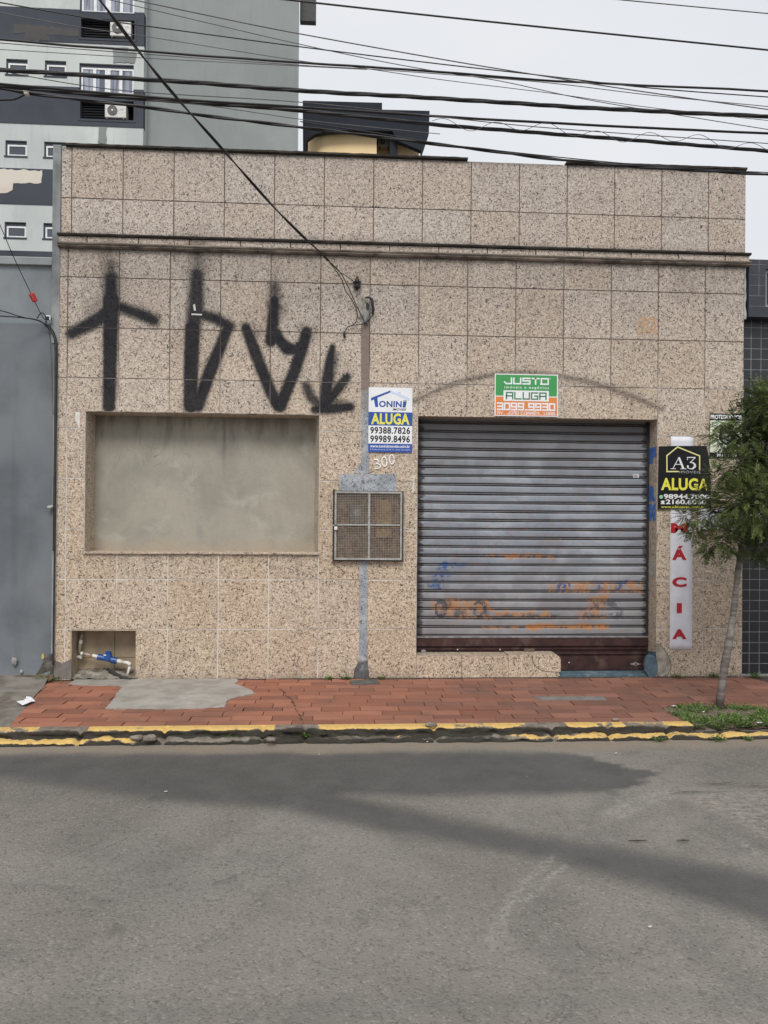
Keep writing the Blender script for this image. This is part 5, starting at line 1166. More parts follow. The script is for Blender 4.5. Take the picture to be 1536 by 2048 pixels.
xm = XZ(738, 1050, YC)[0]; zm_ = XZ(738, 1050, YC)[1]
m.box(xm-.009, xm+.009, YC-.009, YC+.004, c+f+.0005, d_-f-.0005); m.box(a+f+.0005, xm-.0095, YC-.0075, YC+.003, zm_-.007, zm_+.007); m.box(xm+.0095, b-f-.0005, YC-.0075, YC+.003, zm_-.007, zm_+.007); m.build('door_frame', FRM, MC, bevel=.0015)
m = MB(); gp = .0152; wr = .0013
x = a+f+.004
while x < b-f: m.bar((x, YC+.001, c+f), (x, YC+.001, d_-f), wr*2); x += gp
z = c+f+.004
while z < d_-f: m.bar((a+f, YC+.0035, z), (b-f, YC+.0035, z), wr*2); z += gp
m.build('wire_mesh', plain('mesh_wire', (.33, .29, .25), .5, .4, .2, .3, 40), MC)
g = G('cage_back', .8, .2); cc_ = g.mix(g.step(g.noise(9, 4, .6, .5), .4, .62), (.10, .065, .045), (.22, .155, .11)); cc_ = g.mix(g.step(g.noise(5, 3, .5, 0, g.pos(loc=(2, 0, 3))), .52, .66), cc_, (.16, .14, .12)); g.col(cc_)
m = MB(); m.box(a, b, -.0055, -.0015, c, d_); m.build('back_panel', g.m, MC)
mt = bx(700, 1010, 728, 1048, -.03); m = MB(); m.box(mt[0], mt[1], -.034, -.006, mt[2], mt[3]); mm = m.build('meter', plain('meter_grey', (.13, .12, .115), .4), MC, bevel=.006)
disc(((mt[0]+mt[1])/2, mt[2]+(mt[3]-mt[2])*.6), .035, -.040, -.033, 20, 1, plain('meter_glass', (.22, .23, .24), .15, .5), 'dial', mm)
mt = bx(752, 1000, 785, 1075, -.03); m = MB(); m.box(mt[0], mt[1], -.030, -.006, mt[2], mt[3]); m.build('board', plain('ply', (.26, .18, .10), .8, var=.3), MC, bevel=.003)
p = XZ(671, 1055, YC-.02); m = MB(); m.box(p[0]-.012, p[0]+.018, YC-.028, YC-.010, p[1]-.022, p[1]+.008); pk = m.build('padlock', plain('padlock_white', (.70, .68, .62), .4), MC, bevel=.005)
m = MB(); m.tube([(p[0]-.007+.011*(1-math.cos(t*math.pi/8)), YC-.019, p[1]+.008+.018*math.sin(t*math.pi/8)) for t in range(9)], .003, 6); m.build('shackle', plain('shackle', (.08, .08, .08), .3, .5, .6), pk)
m = MB(); m.box(a-.02, a+.03, YC-.0115, YC-.0082, p[1]+.012, p[1]+.028); m.build('hasp', GALV, MC); setbase(MC)

# ================================================================== WATER METER, HOSE
WM = thing('water_meter', 'blue water meter on white pipes inside the low wall niche', 'water meter')
PVC = plain('white_pvc', (.66, .65, .60), .4, var=.1, scale=20); PVD = plain('dirty_pvc', (.34, .29, .25), .6, var=.35, scale=25); BM = plain('meter_blue', (.02, .085, .30), .35, .5, var=.2, scale=25)
def q8(x, y, Y): p = at(100+x/7.68, 1240+y/7.68, Y); return (p[0], Y, p[2])
YM = .09
m = MB(); m.tube([q8(500, 170, .15), q8(470, 330, .14), q8(450, 500, .13)], .013, 10); m.tube([q8(450, 500, .13), q8(500, 515, .12), q8(700, 555, YM)], .012, 10); m.build('inlet_pipe', PVD, WM, smooth=True)
m = MB(); m.tube([q8(480, 300, .138), q8(468, 360, .138)], .017, 10); m.tube([q8(478, 512, .12), q8(505, 518, .12)], .018, 10); m.tube([q8(400, 565, .16), q8(475, 570, .12)], .015, 10); m.tube([q8(655, 545, YM), q8(735, 565, YM)], .0165, 10); m.build('coupling', PVC, WM, smooth=True, sharp=40)
m = MB(); m.tube([q8(735, 565, YM), q8(815, 580, YM)], .027, 12); m.tube([q8(940, 610, YM), q8(1025, 625, YM)], .030, 12); m.tube([q8(815, 580, YM), q8(940, 610, YM)], .024, 12); m.build('union_nut', BM, WM, smooth=True, sharp=40)
c0 = Vector(q8(890, 585, YM)); m = MB(); m.tube([c0+Vector((.0, 0, -.012)), c0+Vector((0.004, -.006, .028)), c0+Vector((.006, -.01, .045))], [.034, .036, .030], 14); m.tube([c0+Vector((.006, -.010, .045)), c0+Vector((.008, -.012, .060))], .026, 14); mb_ = m.build('meter_body', BM, WM, smooth=True, sharp=40)
m = MB(); p = Vector(q8(845, 538, YM-.036)); m.box(p.x-.012, p.x+.012, p.y-.002, p.y+.004, p.z-.006, p.z+.003); m.build('tag', WH, mb_)
m = MB(); m.tube([q8(1020, 625, YM), q8(1110, 645, YM-.01)], .019, 12); m.tube([q8(1110, 645, YM-.01), q8(1190, 655, YM-.02), q8(1222, 672, YM-.02), q8(1230, 705, YM-.02)], [.013, .017, .019, .017], 12); m.tube([q8(1230, 700, YM-.02), q8(1215, 760, YM-.02), q8(1185, 860, YM-.03)], .0135, 12); m.build('outlet_pipe', PVC, WM, smooth=True)
setbase(WM)
m = MB(); m.tube([q8(880, 755, .10), q8(960, 800, .07), q8(1100, 880, .02), q8(1230, 935, -.02), q8(1330, 955, -.04), q8(1415, 955, -.05)], [.014, .015, .016, .015, .010, .003], 10)
tag(m.build('hose', plain('black_rubber', (.035, .037, .04), .6), smooth=True), 'black rubber hose end poking out of the water meter niche', 'hose')

# ================================================================== SERVICE ENTRY: insulator, weatherhead
IN = thing('insulator', 'dark spool insulator on a bracket high on the granite wall', 'insulator')
p = XZ(714, 566, -.03); BKP = plain('brown_porcelain', (.022, .019, .02), .3, .5)
pr_ = [(0, .008), (.004, .012), (.012, .014), (.015, .026), (.028, .028), (.034, .018), (.05, .017), (.056, .028), (.070, .030), (.074, .018), (.09, .016), (.094, .009), (.118, .008), (.12, .003)]
m = MB(); m.tube([(p[0], -.036, p[1]-.06+z) for z, r in pr_], [r*1.25 for z, r in pr_], 14); m.build('spool', BKP, IN, smooth=True, sharp=40)
m = MB(); m.box(p[0]-.01, p[0]+.01, -.03, -.0005, p[1]-.058, p[1]-.050); m.box(p[0]-.01, p[0]+.01, -.03, -.0005, p[1]+.052, p[1]+.060); m.box(p[0]-.012, p[0]+.012, -.005, -.0005, p[1]-.05, p[1]+.052); m.build('bracket', plain('rusty_iron', (.06, .045, .035), .8), IN); setbase(IN)
EP = thing('entry_pipe', 'broken grey entry pipe bend open at the top of the service chase', 'pipe')
def q4(x, y, Y): p = at(640+x/5.121, 520+y/5.121, Y); return (p[0], Y, p[2])
PG = plain('grey_pvc', (.30, .31, .31), .5, var=.3, scale=20); PDK = plain('pipe_inside', (.030, .032, .036), .5)
m = MB(); n_ = 14
lo = Vector(q4(468, 655, -.004)); ctr = Vector(q4(490, 475, -.012)); rx_, rz_ = .022, .040
ringo = [(ctr.x+rx_*math.cos(t*2*math.pi/n_), ctr.y-.045+.02*math.sin(t*2*math.pi/n_), ctr.z+rz_*math.sin(t*2*math.pi/n_)) for t in range(n_)]
ringi = [(ctr.x+rx_*.8*math.cos(t*2*math.pi/n_), ctr.y-.040+.02*math.sin(t*2*math.pi/n_), ctr.z+rz_*.85*math.sin(t*2*math.pi/n_)) for t in range(n_)]
ringb = [(lo.x+.018*math.cos(t*2*math.pi/n_), lo.y-.01+.012*math.sin(t*2*math.pi/n_), lo.z) for t in range(n_)]
m.add(ringo+ringi+ringb, [(t, (t+1) % n_, n_+(t+1) % n_, n_+t) for t in range(n_)]+[(t, 2*n_+t, 2*n_+(t+1) % n_, (t+1) % n_) for t in range(n_)])
e_ = m.build('elbow', PG, EP, smooth=True)
m = MB(); m.add(ringi+[(x, y+.03, z) for x, y, z in ringi], [(t, n_+t, n_+(t+1) % n_, (t+1) % n_) for t in range(n_)]+[tuple(range(n_, 2*n_))]); m.build('bore', PDK, e_)
m = MB(); m.tube([q4(462, 385, -.03), q4(500, 382, -.035), q4(528, 400, -.04), q4(540, 450, -.04), q4(544, 500, -.04), q4(540, 560, -.035)], [.006, .010, .012, .012, .012, .009], 8); m.build('hood_rim', PDK, EP, smooth=True)
m = MB(); m.prism(rag([q4(x, y, 0)[::2] for x, y in [(385, 400), (440, 375), (470, 390), (440, 480), (450, 560), (480, 640), (430, 640), (410, 560), (390, 470)]], .004, .02), -.009, .0); m.build('mortar', stained('broken_mortar', (.40, .38, .34), (.20, .18, .16), scale=20), EP); m = MB(); oc = q4(487, 478, -.058); m.prism([(oc[0]+.0165*math.cos(k*math.pi/9)-.004*math.sin(k*math.pi/9), oc[2]+.034*math.sin(k*math.pi/9)) for k in range(18)], -.080, -.058); m.build('opening', PDK, EP); setbase(EP)

# ================================================================== WIRES
WMAT = plain('cable_black', (.022, .022, .025), .5, .4, 0, .3, 4); WGR = plain('cable_grey', (.13, .125, .13), .5, .4, 0, .2, 4)
def smooth_pts(P_, n=10):
    P_ = [Vector(p) for p in P_]; o = []
    for i in range(len(P_)-1):
        p0, p1, p2, p3 = P_[max(i-1, 0)], P_[i], P_[i+1], P_[min(i+2, len(P_)-1)]
        for k in range(n):
            t = k/n; o.append(.5*((2*p1)+(-p0+p2)*t+(2*p0-5*p1+4*p2-p3)*t*t+(-p0+3*p1-3*p2+p3)*t*t*t))
    o.append(P_[-1]); return o
def wpts(pts, Ya, Yb, ext=5.0):
    o = []
    for x, y in pts:
        Y = Ya+(Yb-Ya)*(x/1536.0); o.append(Vector(at(x, y, Y)))
    sp_ = smooth_pts(o, 8)
    if ext:
        if pts[0][0] < 400: d0 = (o[0]-o[1]).normalized(); sp_ = [o[0]+d0*ext+Vector((0, 0, .25)), o[0]+d0*ext*.5+Vector((0, 0, .08))]+sp_
        if pts[-1][0] > 1400: d1 = (o[-1]-o[-2]).normalized(); sp_ += [o[-1]+d1*ext*.5+Vector((0, 0, .08)), o[-1]+d1*ext+Vector((0, 0, .25))]
    return sp_
def wire(pts, th, Ya, Yb, label, group='overhead street cables', mat=None, strands=1, ext=5.0, sides=6, name='overhead_cable', jit=.0):
    P_ = wpts(pts, Ya, Yb, ext); r = th*.9/2/FPX*(dep((Ya+Yb)/2)); m = MB()
    if strands == 1: m.tube([p+Vector((0, 0, mnoise.noise(p*3)*jit)) for p in P_], r, sides)
    else:
        # resample and twist thinner strands round one another
        Q = []
        for a_, b_ in zip(P_[:-1], P_[1:]):
            n_ = max(1, int((b_-a_).length/.05)); Q += [a_.lerp(b_, k/n_) for k in range(n_)]
        Q.append(P_[-1])
        for s_ in range(strands):
            L_ = 0; o = []
            for i, p in enumerate(Q):
                if i: L_ += (Q[i]-Q[i-1]).length
                ph = L_*7+s_*2*math.pi/strands; rr = r*.42; o.append(p+Vector((0, math.sin(ph)*rr, math.cos(ph)*rr)))
            m.tube(o, r*(.62 if s_ else .7), 6)
    return tag(m.build(name, mat or WMAT, smooth=True), label, 'cable', group)
wire([(300, -32), (580, 0), (880, 33), (1200, 66), (1536, 100)], 4.2, -1.7, -1.5, 'highest single black cable crossing the sky from the apartment corner')
wire([(1000, -25), (1246, 0), (1536, 27)], 2.6, -1.7, -1.5, 'thin grey wire cutting the top right corner of the sky', mat=WGR)
wire([(200, -14), (269, 0), (417, 31), (580, 64), (880, 118), (1068, 149), (1250, 178), (1536, 219)], 2.6, -1.6, -1.2, 'steep thin wire dropping from top left into the cable crossing', mat=WGR)
wire([(160, -14), (221, 0), (417, 46), (580, 84), (734, 117), (869, 142), (1000, 162), (1195, 203), (1536, 259)], 1.9, -1.5, -1.0, 'faint steep wire under the thin wire that starts top left', mat=WGR)
wire([(0, 5), (183, 37), (292, 52), (596, 93), (880, 128), (1068, 149), (1300, 176), (1536, 194)], 2.6, -1.4, -1.2, 'thin wire starting in the top left corner over the slate band', mat=WMAT)
wire([(0, 25), (158, 54), (292, 73), (596, 121), (717, 135), (880, 159), (1106, 187), (1300, 215), (1536, 241)], 1.6, -1.3, -1.1, 'finest wire crossing the brown stained patch of the apartment block', mat=WGR)
wire([(0, 79), (130, 90), (288, 102), (417, 112), (596, 125), (880, 144), (1113, 162), (1536, 182)], 5.0, -1.3, -1.2, 'single thick black cable just above the upper small windows', jit=.004)
wire([(0, 86), (288, 108), (596, 130), (720, 137), (880, 148), (1100, 166), (1300, 190), (1536, 213)], 1.9, -1.32, -1.2, 'thin wire hugging the underside of the single thick cable', mat=WGR)
wire([(0, 99), (288, 116), (596, 132), (734, 139)], 1.6, -1.32, -1.2, 'short faint wire over the small windows that joins the thick cable', mat=WGR)
wire([(0, 140), (150, 149), (288, 159), (417, 167), (596, 181), (880, 197), (1200, 217), (1536, 233)], 9.5, -1.2, -1.1, 'twisted bundle of black cables across the curtained window', strands=3)
wire([(53, 152), (160, 170), (292, 185), (596, 204), (864, 232), (1100, 256), (1536, 287)], 2.0, -1.1, -1.0, 'thin wire between the twisted bundle and the cable pair below it', mat=WGR)
wire([(0, 168), (150, 181), (288, 193), (417, 203), (596, 214), (880, 233), (1200, 251), (1536, 267)], 5.5, -1.05, -1.0, 'upper black cable of the pair crossing the dark roof', jit=.003)
wire([(0, 172), (150, 186), (288, 198), (417, 207), (596, 221), (880, 250), (1200, 275), (1536, 302)], 8.5, -1.0, -.95, 'lower thick cable bundle of the pair crossing the dark roof', strands=3)
wire([(0, 176), (54, 186), (160, 199), (288, 214), (417, 232), (596, 254), (880, 289), (1195, 327), (1536, 349)], 7.5, -.9, -.55, 'lowest thick cable bundle, passing just over the right end of the parapet', strands=2)
wire([(600, 243), (765, 268), (900, 290), (1195, 322), (1400, 338), (1536, 345)], 2.2, -.92, -.6, 'thin wire running alongside the lowest cable bundle', mat=WMAT)
wire([(-60, 203), (0, 200), (30, 198), (54, 186)], 4.5, -.9, -.88, 'short black cable looping down to the white clamp at far left', ext=0)
wire([(292, 200), (420, 212), (596, 238), (700, 250), (880, 268)], 1.6, -1.1, -1.0, 'faint wire sagging across the sage side wall', mat=WGR, ext=0)
# curly loose wire lashed round the pair
m = MB(); pts = []
for k in range(0, 260):
    x = 864+k*2.6; yb = 242+(x-864)*.075; pts.append(at(x, yb-9*math.sin(k*.16)+5*math.sin(k*.057), -1.03))
m.tube(pts, .0022, 4); tag(m.build('lashing_wire', WGR), 'fine curly lashing wire looping round the cable pair against the sky', 'cable', 'overhead street cables')
m = MB(); 
for k in range(150):
    pass
p = at(54, 186, -.9); cl = MB(); cl.box(p[0]-.014, p[0]+.014, p[1]-.03, p[1]+.012, p[2]-.022, p[2]+.022)
cl.box(p[0]-.02, p[0]+.02, p[1]-.034, p[1]-.028, p[2]-.006, p[2]+.006)
tag(cl.build('cable_clamp', plain('clamp_white', (.55, .52, .46), .5), bevel=.003), 'small off-white clamp gripping the lowest cable bundle at far left', 'clamp')
# service drop
sdp = [(200, 0, -2.5), (292, 121, -1.95), (354, 196, -1.6), (450, 304, -1.15), (542, 408, -.72), (600, 467, -.42), (640, 504, -.24), (657, 522, -.17)]
P_ = [Vector(at(x, y, Y)) for x, y, Y in sdp]; P_ = [P_[0]+(P_[0]-P_[1]).normalized()*4]+smooth_pts(P_, 8); Q = []
for a_, b_ in zip(P_[:-1], P_[1:]):
    n_ = max(1, int((b_-a_).length/.05)); Q += [a_.lerp(b_, k/n_) for k in range(n_)]
Q.append(P_[-1]); m = MB()
for s_ in range(2):
    L_ = 0; o = []
    for i, p in enumerate(Q):
        if i: L_ += (Q[i]-Q[i-1]).length
        o.append(p+Vector((math.cos(L_*6+s_*math.pi)*.006, 0, math.sin(L_*6+s_*math.pi)*.006)))
    m.tube(o, .0058, 6)
q4v = lambda x, y, Y: Vector(q4(x, y, Y))
m.tube(smooth_pts([P_[-1], q4v(200, 120, -.12), q4v(270, 165, -.07), q4v(342, 215, -.035)], 6), .0035, 6)
m.tube(smooth_pts([P_[-1], q4v(215, 185, -.12), q4v(260, 310, -.08), q4v(340, 430, -.05), q4v(380, 540, -.04), q4v(372, 625, -.03), q4v(330, 668, -.03), q4v(280, 690, -.03), q4v(252, 735, -.025)], 6), .0042, 6)
m.tube([q4v(252, 735, -.025), q4v(245, 765, -.022), q4v(255, 795, -.02)], .010, 8)
m.tube(smooth_pts([P_[-1], q4v(210, 130, -.13), q4v(300, 300, -.08), q4v(370, 460, -.05), q4v(430, 580, -.045), q4v(462, 640, -.04), q4v(500, 610, -.05), q4v(540, 565, -.045)], 6), .0042, 6)
m.tube(smooth_pts([q4v(330, 668, -.03), q4v(400, 662, -.035), q4v(455, 648, -.04), q4v(500, 620, -.045)], 6), .0035, 6)
tag(m.build('service_drop_cable', WMAT, smooth=True), 'twisted black cable running down diagonally to the insulator on the granite wall', 'cable')
# left-hand drop with red insulator
def wireP(pts, r, label, name='drop_wire', mat=WMAT, grp=None, ext0=False):
    P_ = [Vector(at(x, y, Y)) for x, y, Y in pts]; S_ = smooth_pts(P_, 6)
    if ext0: S_ = [S_[0]+(S_[0]-S_[1]).normalized()*4]+S_
    m = MB(); m.tube(S_, r, 6); return tag(m.build(name, mat, smooth=True), label, 'cable', grp)
wireP([(-30, 380, -.75), (0, 450, -.6), (30, 520, -.4), (60, 583, -.22), (82, 628, -.1), (95, 645, -.06)], .0035, 'thin wire dropping past the apartment windows through the red insulator', ext0=True, grp='wires at the left wall corner')
wireP([(-60, 612, -.3), (0, 621, -.25), (40, 633, -.16), (75, 641, -.09), (92, 650, -.06)], .0045, 'upper of two black wires coming in low from the left edge', ext0=True, grp='wires at the left wall corner')
wireP([(-60, 630, -.3), (0, 632, -.25), (40, 635, -.16), (75, 640, -.09), (95, 652, -.06)], .005, 'lower of two black wires coming in low from the left edge', ext0=True, grp='wires at the left wall corner')
wireP([(74, 637, -.09), (80, 628, -.085), (86, 626, -.08), (91, 634, -.07), (92, 648, -.06)], .0045, 'small black loop of wire beside the white bracket', grp='wires at the left wall corner')
wireP([(90, 645, -.05), (97, 660, -.04), (101, 690, -.03), (104, 760, -.03), (107, 830, -.03)], .002, 'hair thin wire hanging down the blue grey wall', grp='wires at the left wall corner')
pts_ = [(92, 648, -.05), (103, 658, -.04), (110, 672, -.035), (112.5, 700, -.03), (112, 850, -.03), (110, 1000, -.03), (109, 1100, -.03), (107, 1260, -.028), (106, 1330, -.028)]
wireP(pts_, .0075, 'thick black cable running down the joint between grey wall and granite', 'downlead_cable'); wireP([(x-3, y+2, Y+.01) for x, y, Y in pts_[:7]], .0045, 'thinner black cable running down the joint beside the thick one', 'downlead_cable')
t = thing('red_insulator', 'translucent red insulator hanging in the thin wire at left', 'insulator')
a_, b_ = Vector(at(62, 586, -.215)), Vector(at(71, 604, -.185)); m = MB()
dirv = (b_-a_).normalized(); sd_ = Vector((1, 0, 0))-dirv*dirv.x; sd_.normalize()
m.tube([a_, a_+(b_-a_)*.1, a_+(b_-a_)*.9, b_], [.012, .024, .024, .012], 10); m.build('body', plain('red_plastic', (.48, .03, .03), .3, .5), t, smooth=True, sharp=50)
m = MB(); m.bar(a_+(b_-a_)*.1+Vector((0, -.025, 0)), b_-(b_-a_)*.1+Vector((0, -.025, 0)), .007, .004); m.build('rib', plain('red_rib', (.70, .16, .16), .4), t); setbase(t)
p = at(97, 637, -.03); m = MB(); m.box(p[0]-.02, p[0]+.02, -.05, -.01, p[2]-.012, p[2]+.02); t = m.build('wall_bracket', plain('bracket_dark', (.05, .05, .055), .5), bevel=.004); tag(t, 'small wire bracket with a white cap at the corner of the blue grey wall', 'bracket')
m = MB(); m.box(p[0]-.012, p[0]+.026, -.058, -.05, p[2]+.012, p[2]+.022); m.box(p[0]+.018, p[0]+.026, -.058, -.05, p[2]-.02, p[2]+.012); m.build('cap', WH, t)

# ================================================================== PLANTS
def leafmat(name, a, b, trans=.25):
    g = G(name, .55, .3); oi = g.attr('tint'); c = g.mix(oi, a, b); g.col(c)
    tr = g.n('ShaderNodeBsdfTranslucent'); g.nt.links.new(c, tr.inputs[0]); mxs = g.n('ShaderNodeMixShader'); mxs.inputs[0].default_value = trans
    o = g.nt.nodes['Material Output']; g.nt.links.new(g.b.outputs[0], mxs.inputs[1]); g.nt.links.new(tr.outputs[0], mxs.inputs[2]); g.nt.links.new(mxs.outputs[0], o.inputs[0]); return g.m
LEAF = leafmat('tree_leaf', (.042, .072, .025), (.225, .285, .090)); WEED = leafmat('weed_leaf', (.055, .105, .028), (.20, .31, .080))
def leaf(m, p, d_, n_, l, w_, t):
    s_ = d_.cross(n_)
    if s_.length < 1e-4: s_ = d_.orthogonal()
    s_.normalize(); m.add([p, p+d_*l*.5+s_*w_/2, p+d_*l, p+d_*l*.5-s_*w_/2], [(0, 1, 2, 3)], tint=t)
TR = thing('street_tree', 'young leaning street tree with feathery dark green crown, in a weedy pit', 'tree')
YT = -1.10
tp = [(1440, 1428, 17), (1440, 1405, 15.5), (1444, 1370, 14.5), (1449, 1335, 15), (1455, 1300, 15.5), (1461, 1265, 13.5), (1468, 1215, 12.5), (1473, 1165, 11.5), (1480, 1115, 10.5), (1487, 1075, 10), (1496, 1030, 9), (1508, 980, 7.5), (1520, 920, 6)]
base_ = Vector(at(1440, 1418, YT)); P_ = [Vector(at(x, y, YT+(.10*((1418-y)/500.0)))) for x, y, r in tp]; sm = smooth_pts(P_, 6); rr_ = []
for i in range(len(tp)-1): rr_ += [(tp[i][2]+(tp[i+1][2]-tp[i][2])*k/6)/2/FPX*6.1 for k in range(6)]
rr_.append(tp[-1][2]/2/FPX*6.1)
m = MB(); m.tube(sm, [r*(1+.30*mnoise.noise(Vector((i*.45, 0, 0)))+.12*mnoise.noise(Vector((i*1.3, 5, 0)))) for i, r in enumerate(rr_)], 14)
g = G('young_bark', .8, .2); rg = g.noise(5, 4, .6, 0, g.pos((1, 1, 9))); c = g.mix(g.step(rg, .38, .62), (.20, .185, .17), (.115, .10, .09)); c = g.mix(g.math('MULTIPLY', g.step(g.noise(14, 4), .52, .7), .6), c, (.30, .29, .275))
zz_ = g.sep(g.pos(), 2); c = g.mix(g.step(zz_, .12, .02), c, (.06, .05, .045)); c = g.mix(g.step(g.math('MULTIPLY_ADD', g.noise(6, 2), .4, zz_), 1.2, 1.6), c, (.05, .042, .036)); g.col(c); g.bump(g.noise(12, 5, .6, 0, g.pos((1, 1, 5))), .5, .006); BARK = g.m
m.build('trunk', BARK, TR, smooth=True)
# crown envelope: clumps given by photo position and radius (px) at varying depth
rnd = random.Random(3)
clumps = [(1375, 1035, 34, 0), (1408, 1020, 40, .1), (1420, 1075, 42, -.1), (1440, 1000, 48, .15), (1415, 950, 30, 0), (1450, 930, 42, -.15), (1435, 880, 32, .1), (1470, 870, 38, -.05), (1500, 840, 40, .1), (1520, 800, 34, 0),
          (1480, 960, 55, .25), (1500, 1000, 55, -.25), (1470, 1040, 45, .05), (1510, 1050, 45, .2), (1540, 900, 60, .1), (1560, 960, 65, -.15), (1570, 1030, 55, 0), (1600, 880, 55, .1), (1640, 960, 60, 0), (1680, 1020, 50, .15), (1560, 820, 50, -.1), (1620, 810, 45, 0), (1390, 990, 26, .05), (1400, 1090, 26, 0), (1455, 1092, 26, -.05), (1530, 1090, 32, .1), (1690, 900, 45, -.05), (1590, 760, 35, .1), (1420, 845, 16, 0), (1400, 870, 14, .05),
          (1365, 1060, 16, 0), (1352, 1030, 16, .04), (1395, 1105, 14, .02), (1540, 790, 26, .05)]
fo = MB(); tw_ = MB(); br = MB()
fork = [sm[i] for i in (48, 54, 58, 62, 66, 70)]
for ci, (x, y, r, dy) in enumerate(clumps):
    if x < 1490: x += 20; r *= .70
    c0 = Vector(at(x, y, YT+.02+dy*1.3)); R0 = r/FPX*6.0
    st0 = min(fork, key=lambda f_: (f_-c0).length+ (0.3 if f_.z > c0.z+.15 else 0))
    mid = st0.lerp(c0, .55)+Vector((0, 0, .06)); br.tube(smooth_pts([st0, mid, c0], 5), [.008-.0006*k for k in range(11)], 6)
    dens = rnd.uniform(.8, 1.2)*(1.5 if x > 1450 else 1.15); tone = rnd.uniform(-.18, .18)
    for k in range(int(150*(R0/.16)**2.0*dens)+10):
        v = Vector((rnd.gauss(0, 1), rnd.gauss(0, 1), rnd.gauss(0, .85))).normalized()*R0*rnd.uniform(.15, 1.0)**.5
        p = c0+v; dr = (v.normalized()*.9+Vector((rnd.uniform(-.6, .6), rnd.uniform(-.6, .6), rnd.uniform(-.55, .35)))).normalized()
        L_ = rnd.uniform(.06, .12); nfl = 8; up_ = Vector((rnd.uniform(-.4, .4), rnd.uniform(-.4, .4), 1)).normalized(); sd2 = dr.cross(up_).normalized(); nn = sd2.cross(dr).normalized()
        tb = min(1, max(0, .42+tone+rnd.uniform(-.28, .28)+.22*(v.z/R0)))
        tw_.tube([p, p+dr*L_*.5+Vector((0, 0, -.004)), p+dr*L_+Vector((0, 0, -.014))], [.0013, .001, .0006], 3, cap=False)
        for j in range(nfl):
            q0 = p+dr*L_*(j+.7)/nfl+Vector((0, 0, -.014*((j+.7)/nfl)**2))
            for s_ in (-1, 1):
                d2 = (sd2*s_+dr*.75+Vector((0, 0, -.25+rnd.uniform(-.2, .2)))).normalized(); l_ = rnd.uniform(.016, .027)*(1-.35*abs(j/nfl-.45)*2*.6)
                leaf(fo, q0, d2, nn+Vector((rnd.uniform(-.4, .4), rnd.uniform(-.4, .4), 0)), l_, l_*.40, min(1, max(0, tb+rnd.uniform(-.12, .12))))
        leaf(fo, p+dr*L_, dr, nn, .022, .008, tb)
cr = fo.build('crown', LEAF, TR); tw_.build('twigs', BARK, TR); br.build('limb', BARK, TR, smooth=True)
m = MB(); a_ = Vector(at(1475, 1148, YT+.05)); m.tube([a_, Vector(at(1468, 1146, YT+.03))], [.011, .008], 8); m.build('stub', BARK, TR, smooth=True)
for ch in TR.children: ch.location = -base_
TR.location = base_
# pit soil and ground cover
xs_ = np.linspace(4.93, 6.55, 90); ys_ = np.linspace(-1.612, -.96, 44); m = MB()
m.add([(x, y, -.040+mnoise.fractal(Vector((x*5, y*5, 0)), 1, 2, 4)*.016+.028*math.exp(-((x-base_.x)**2+(y-base_.y)**2)/.03)) for y in ys_ for x in xs_], [(j*90+i, j*90+i+1, (j+1)*90+i+1, (j+1)*90+i) for j in range(43) for i in range(89)])
struct(m.build('pit_soil', stained('soil', (.075, .055, .04), (.04, .03, .023), (.02, .018, .015), scale=14, light=(.13, .10, .075), fine=.1, bump=.8), smooth=True))
# bed under bricks must not cover the pit: a dark edging board ring
def inpoly(x, y, poly): return sdpoly(np.array([[x, y]]), poly)[0] < -.02
def weed(m, x, y, z, r, n, h, seed, kind=0):
    rn = random.Random(seed)
    for k in range(n):
        a_ = rn.uniform(0, 2*math.pi); el = rn.uniform(.15, 1.1); L_ = r*rn.uniform(.5, 1.1); p = Vector((x+rn.uniform(-.3, .3)*r, y+rn.uniform(-.3, .3)*r, z))
        d_ = Vector((math.cos(a_)*math.cos(el), math.sin(a_)*math.cos(el), math.sin(el)*h)); t = rn.uniform(0, 1)
        e_ = p+d_*L_; sdv = d_.cross(Vector((0, 0, 1))).normalized()
        m.add([p-sdv*.0012, p+sdv*.0012, e_+sdv*.0006, e_-sdv*.0006], [(0, 1, 2, 3)], tint=t)
        for j in range(3):
            q0 = p+d_*L_*(.45+.27*j); dd = (d_+sdv*rn.choice((-1, 1))*.9+Vector((0, 0, rn.uniform(-.3, .3)))).normalized(); leaf(m, q0, dd, Vector((rn.uniform(-.5, .5), rn.uniform(-.5, .5), 1)), rn.uniform(.014, .028), rn.uniform(.007, .012), min(1, max(0, t+rn.uniform(-.2, .2))))
gc = MB(); rn = random.Random(5)
for k in range(1150):
    x, y = rn.uniform(4.96, 6.5), rn.uniform(-1.60, -.98)
    if not inpoly(x, y, PIT): continue
    dens = mnoise.noise(Vector((x*4.5, y*6, 2)))+(.35 if y < -1.33 else 0)+(.2 if x > 5.55 else 0)
    if dens < -.10+rn.uniform(-.15, .15) or math.hypot(x-base_.x, y-base_.y) < .06: continue
    weed(gc, x, y, -.035, rn.uniform(.035, .075), 9, rn.uniform(.5, 1.1), k)
o = gc.build('ground_cover', WEED); o['kind'] = 'stuff'; tag(o, 'low green weeds covering the soil of the tree pit', 'weeds')
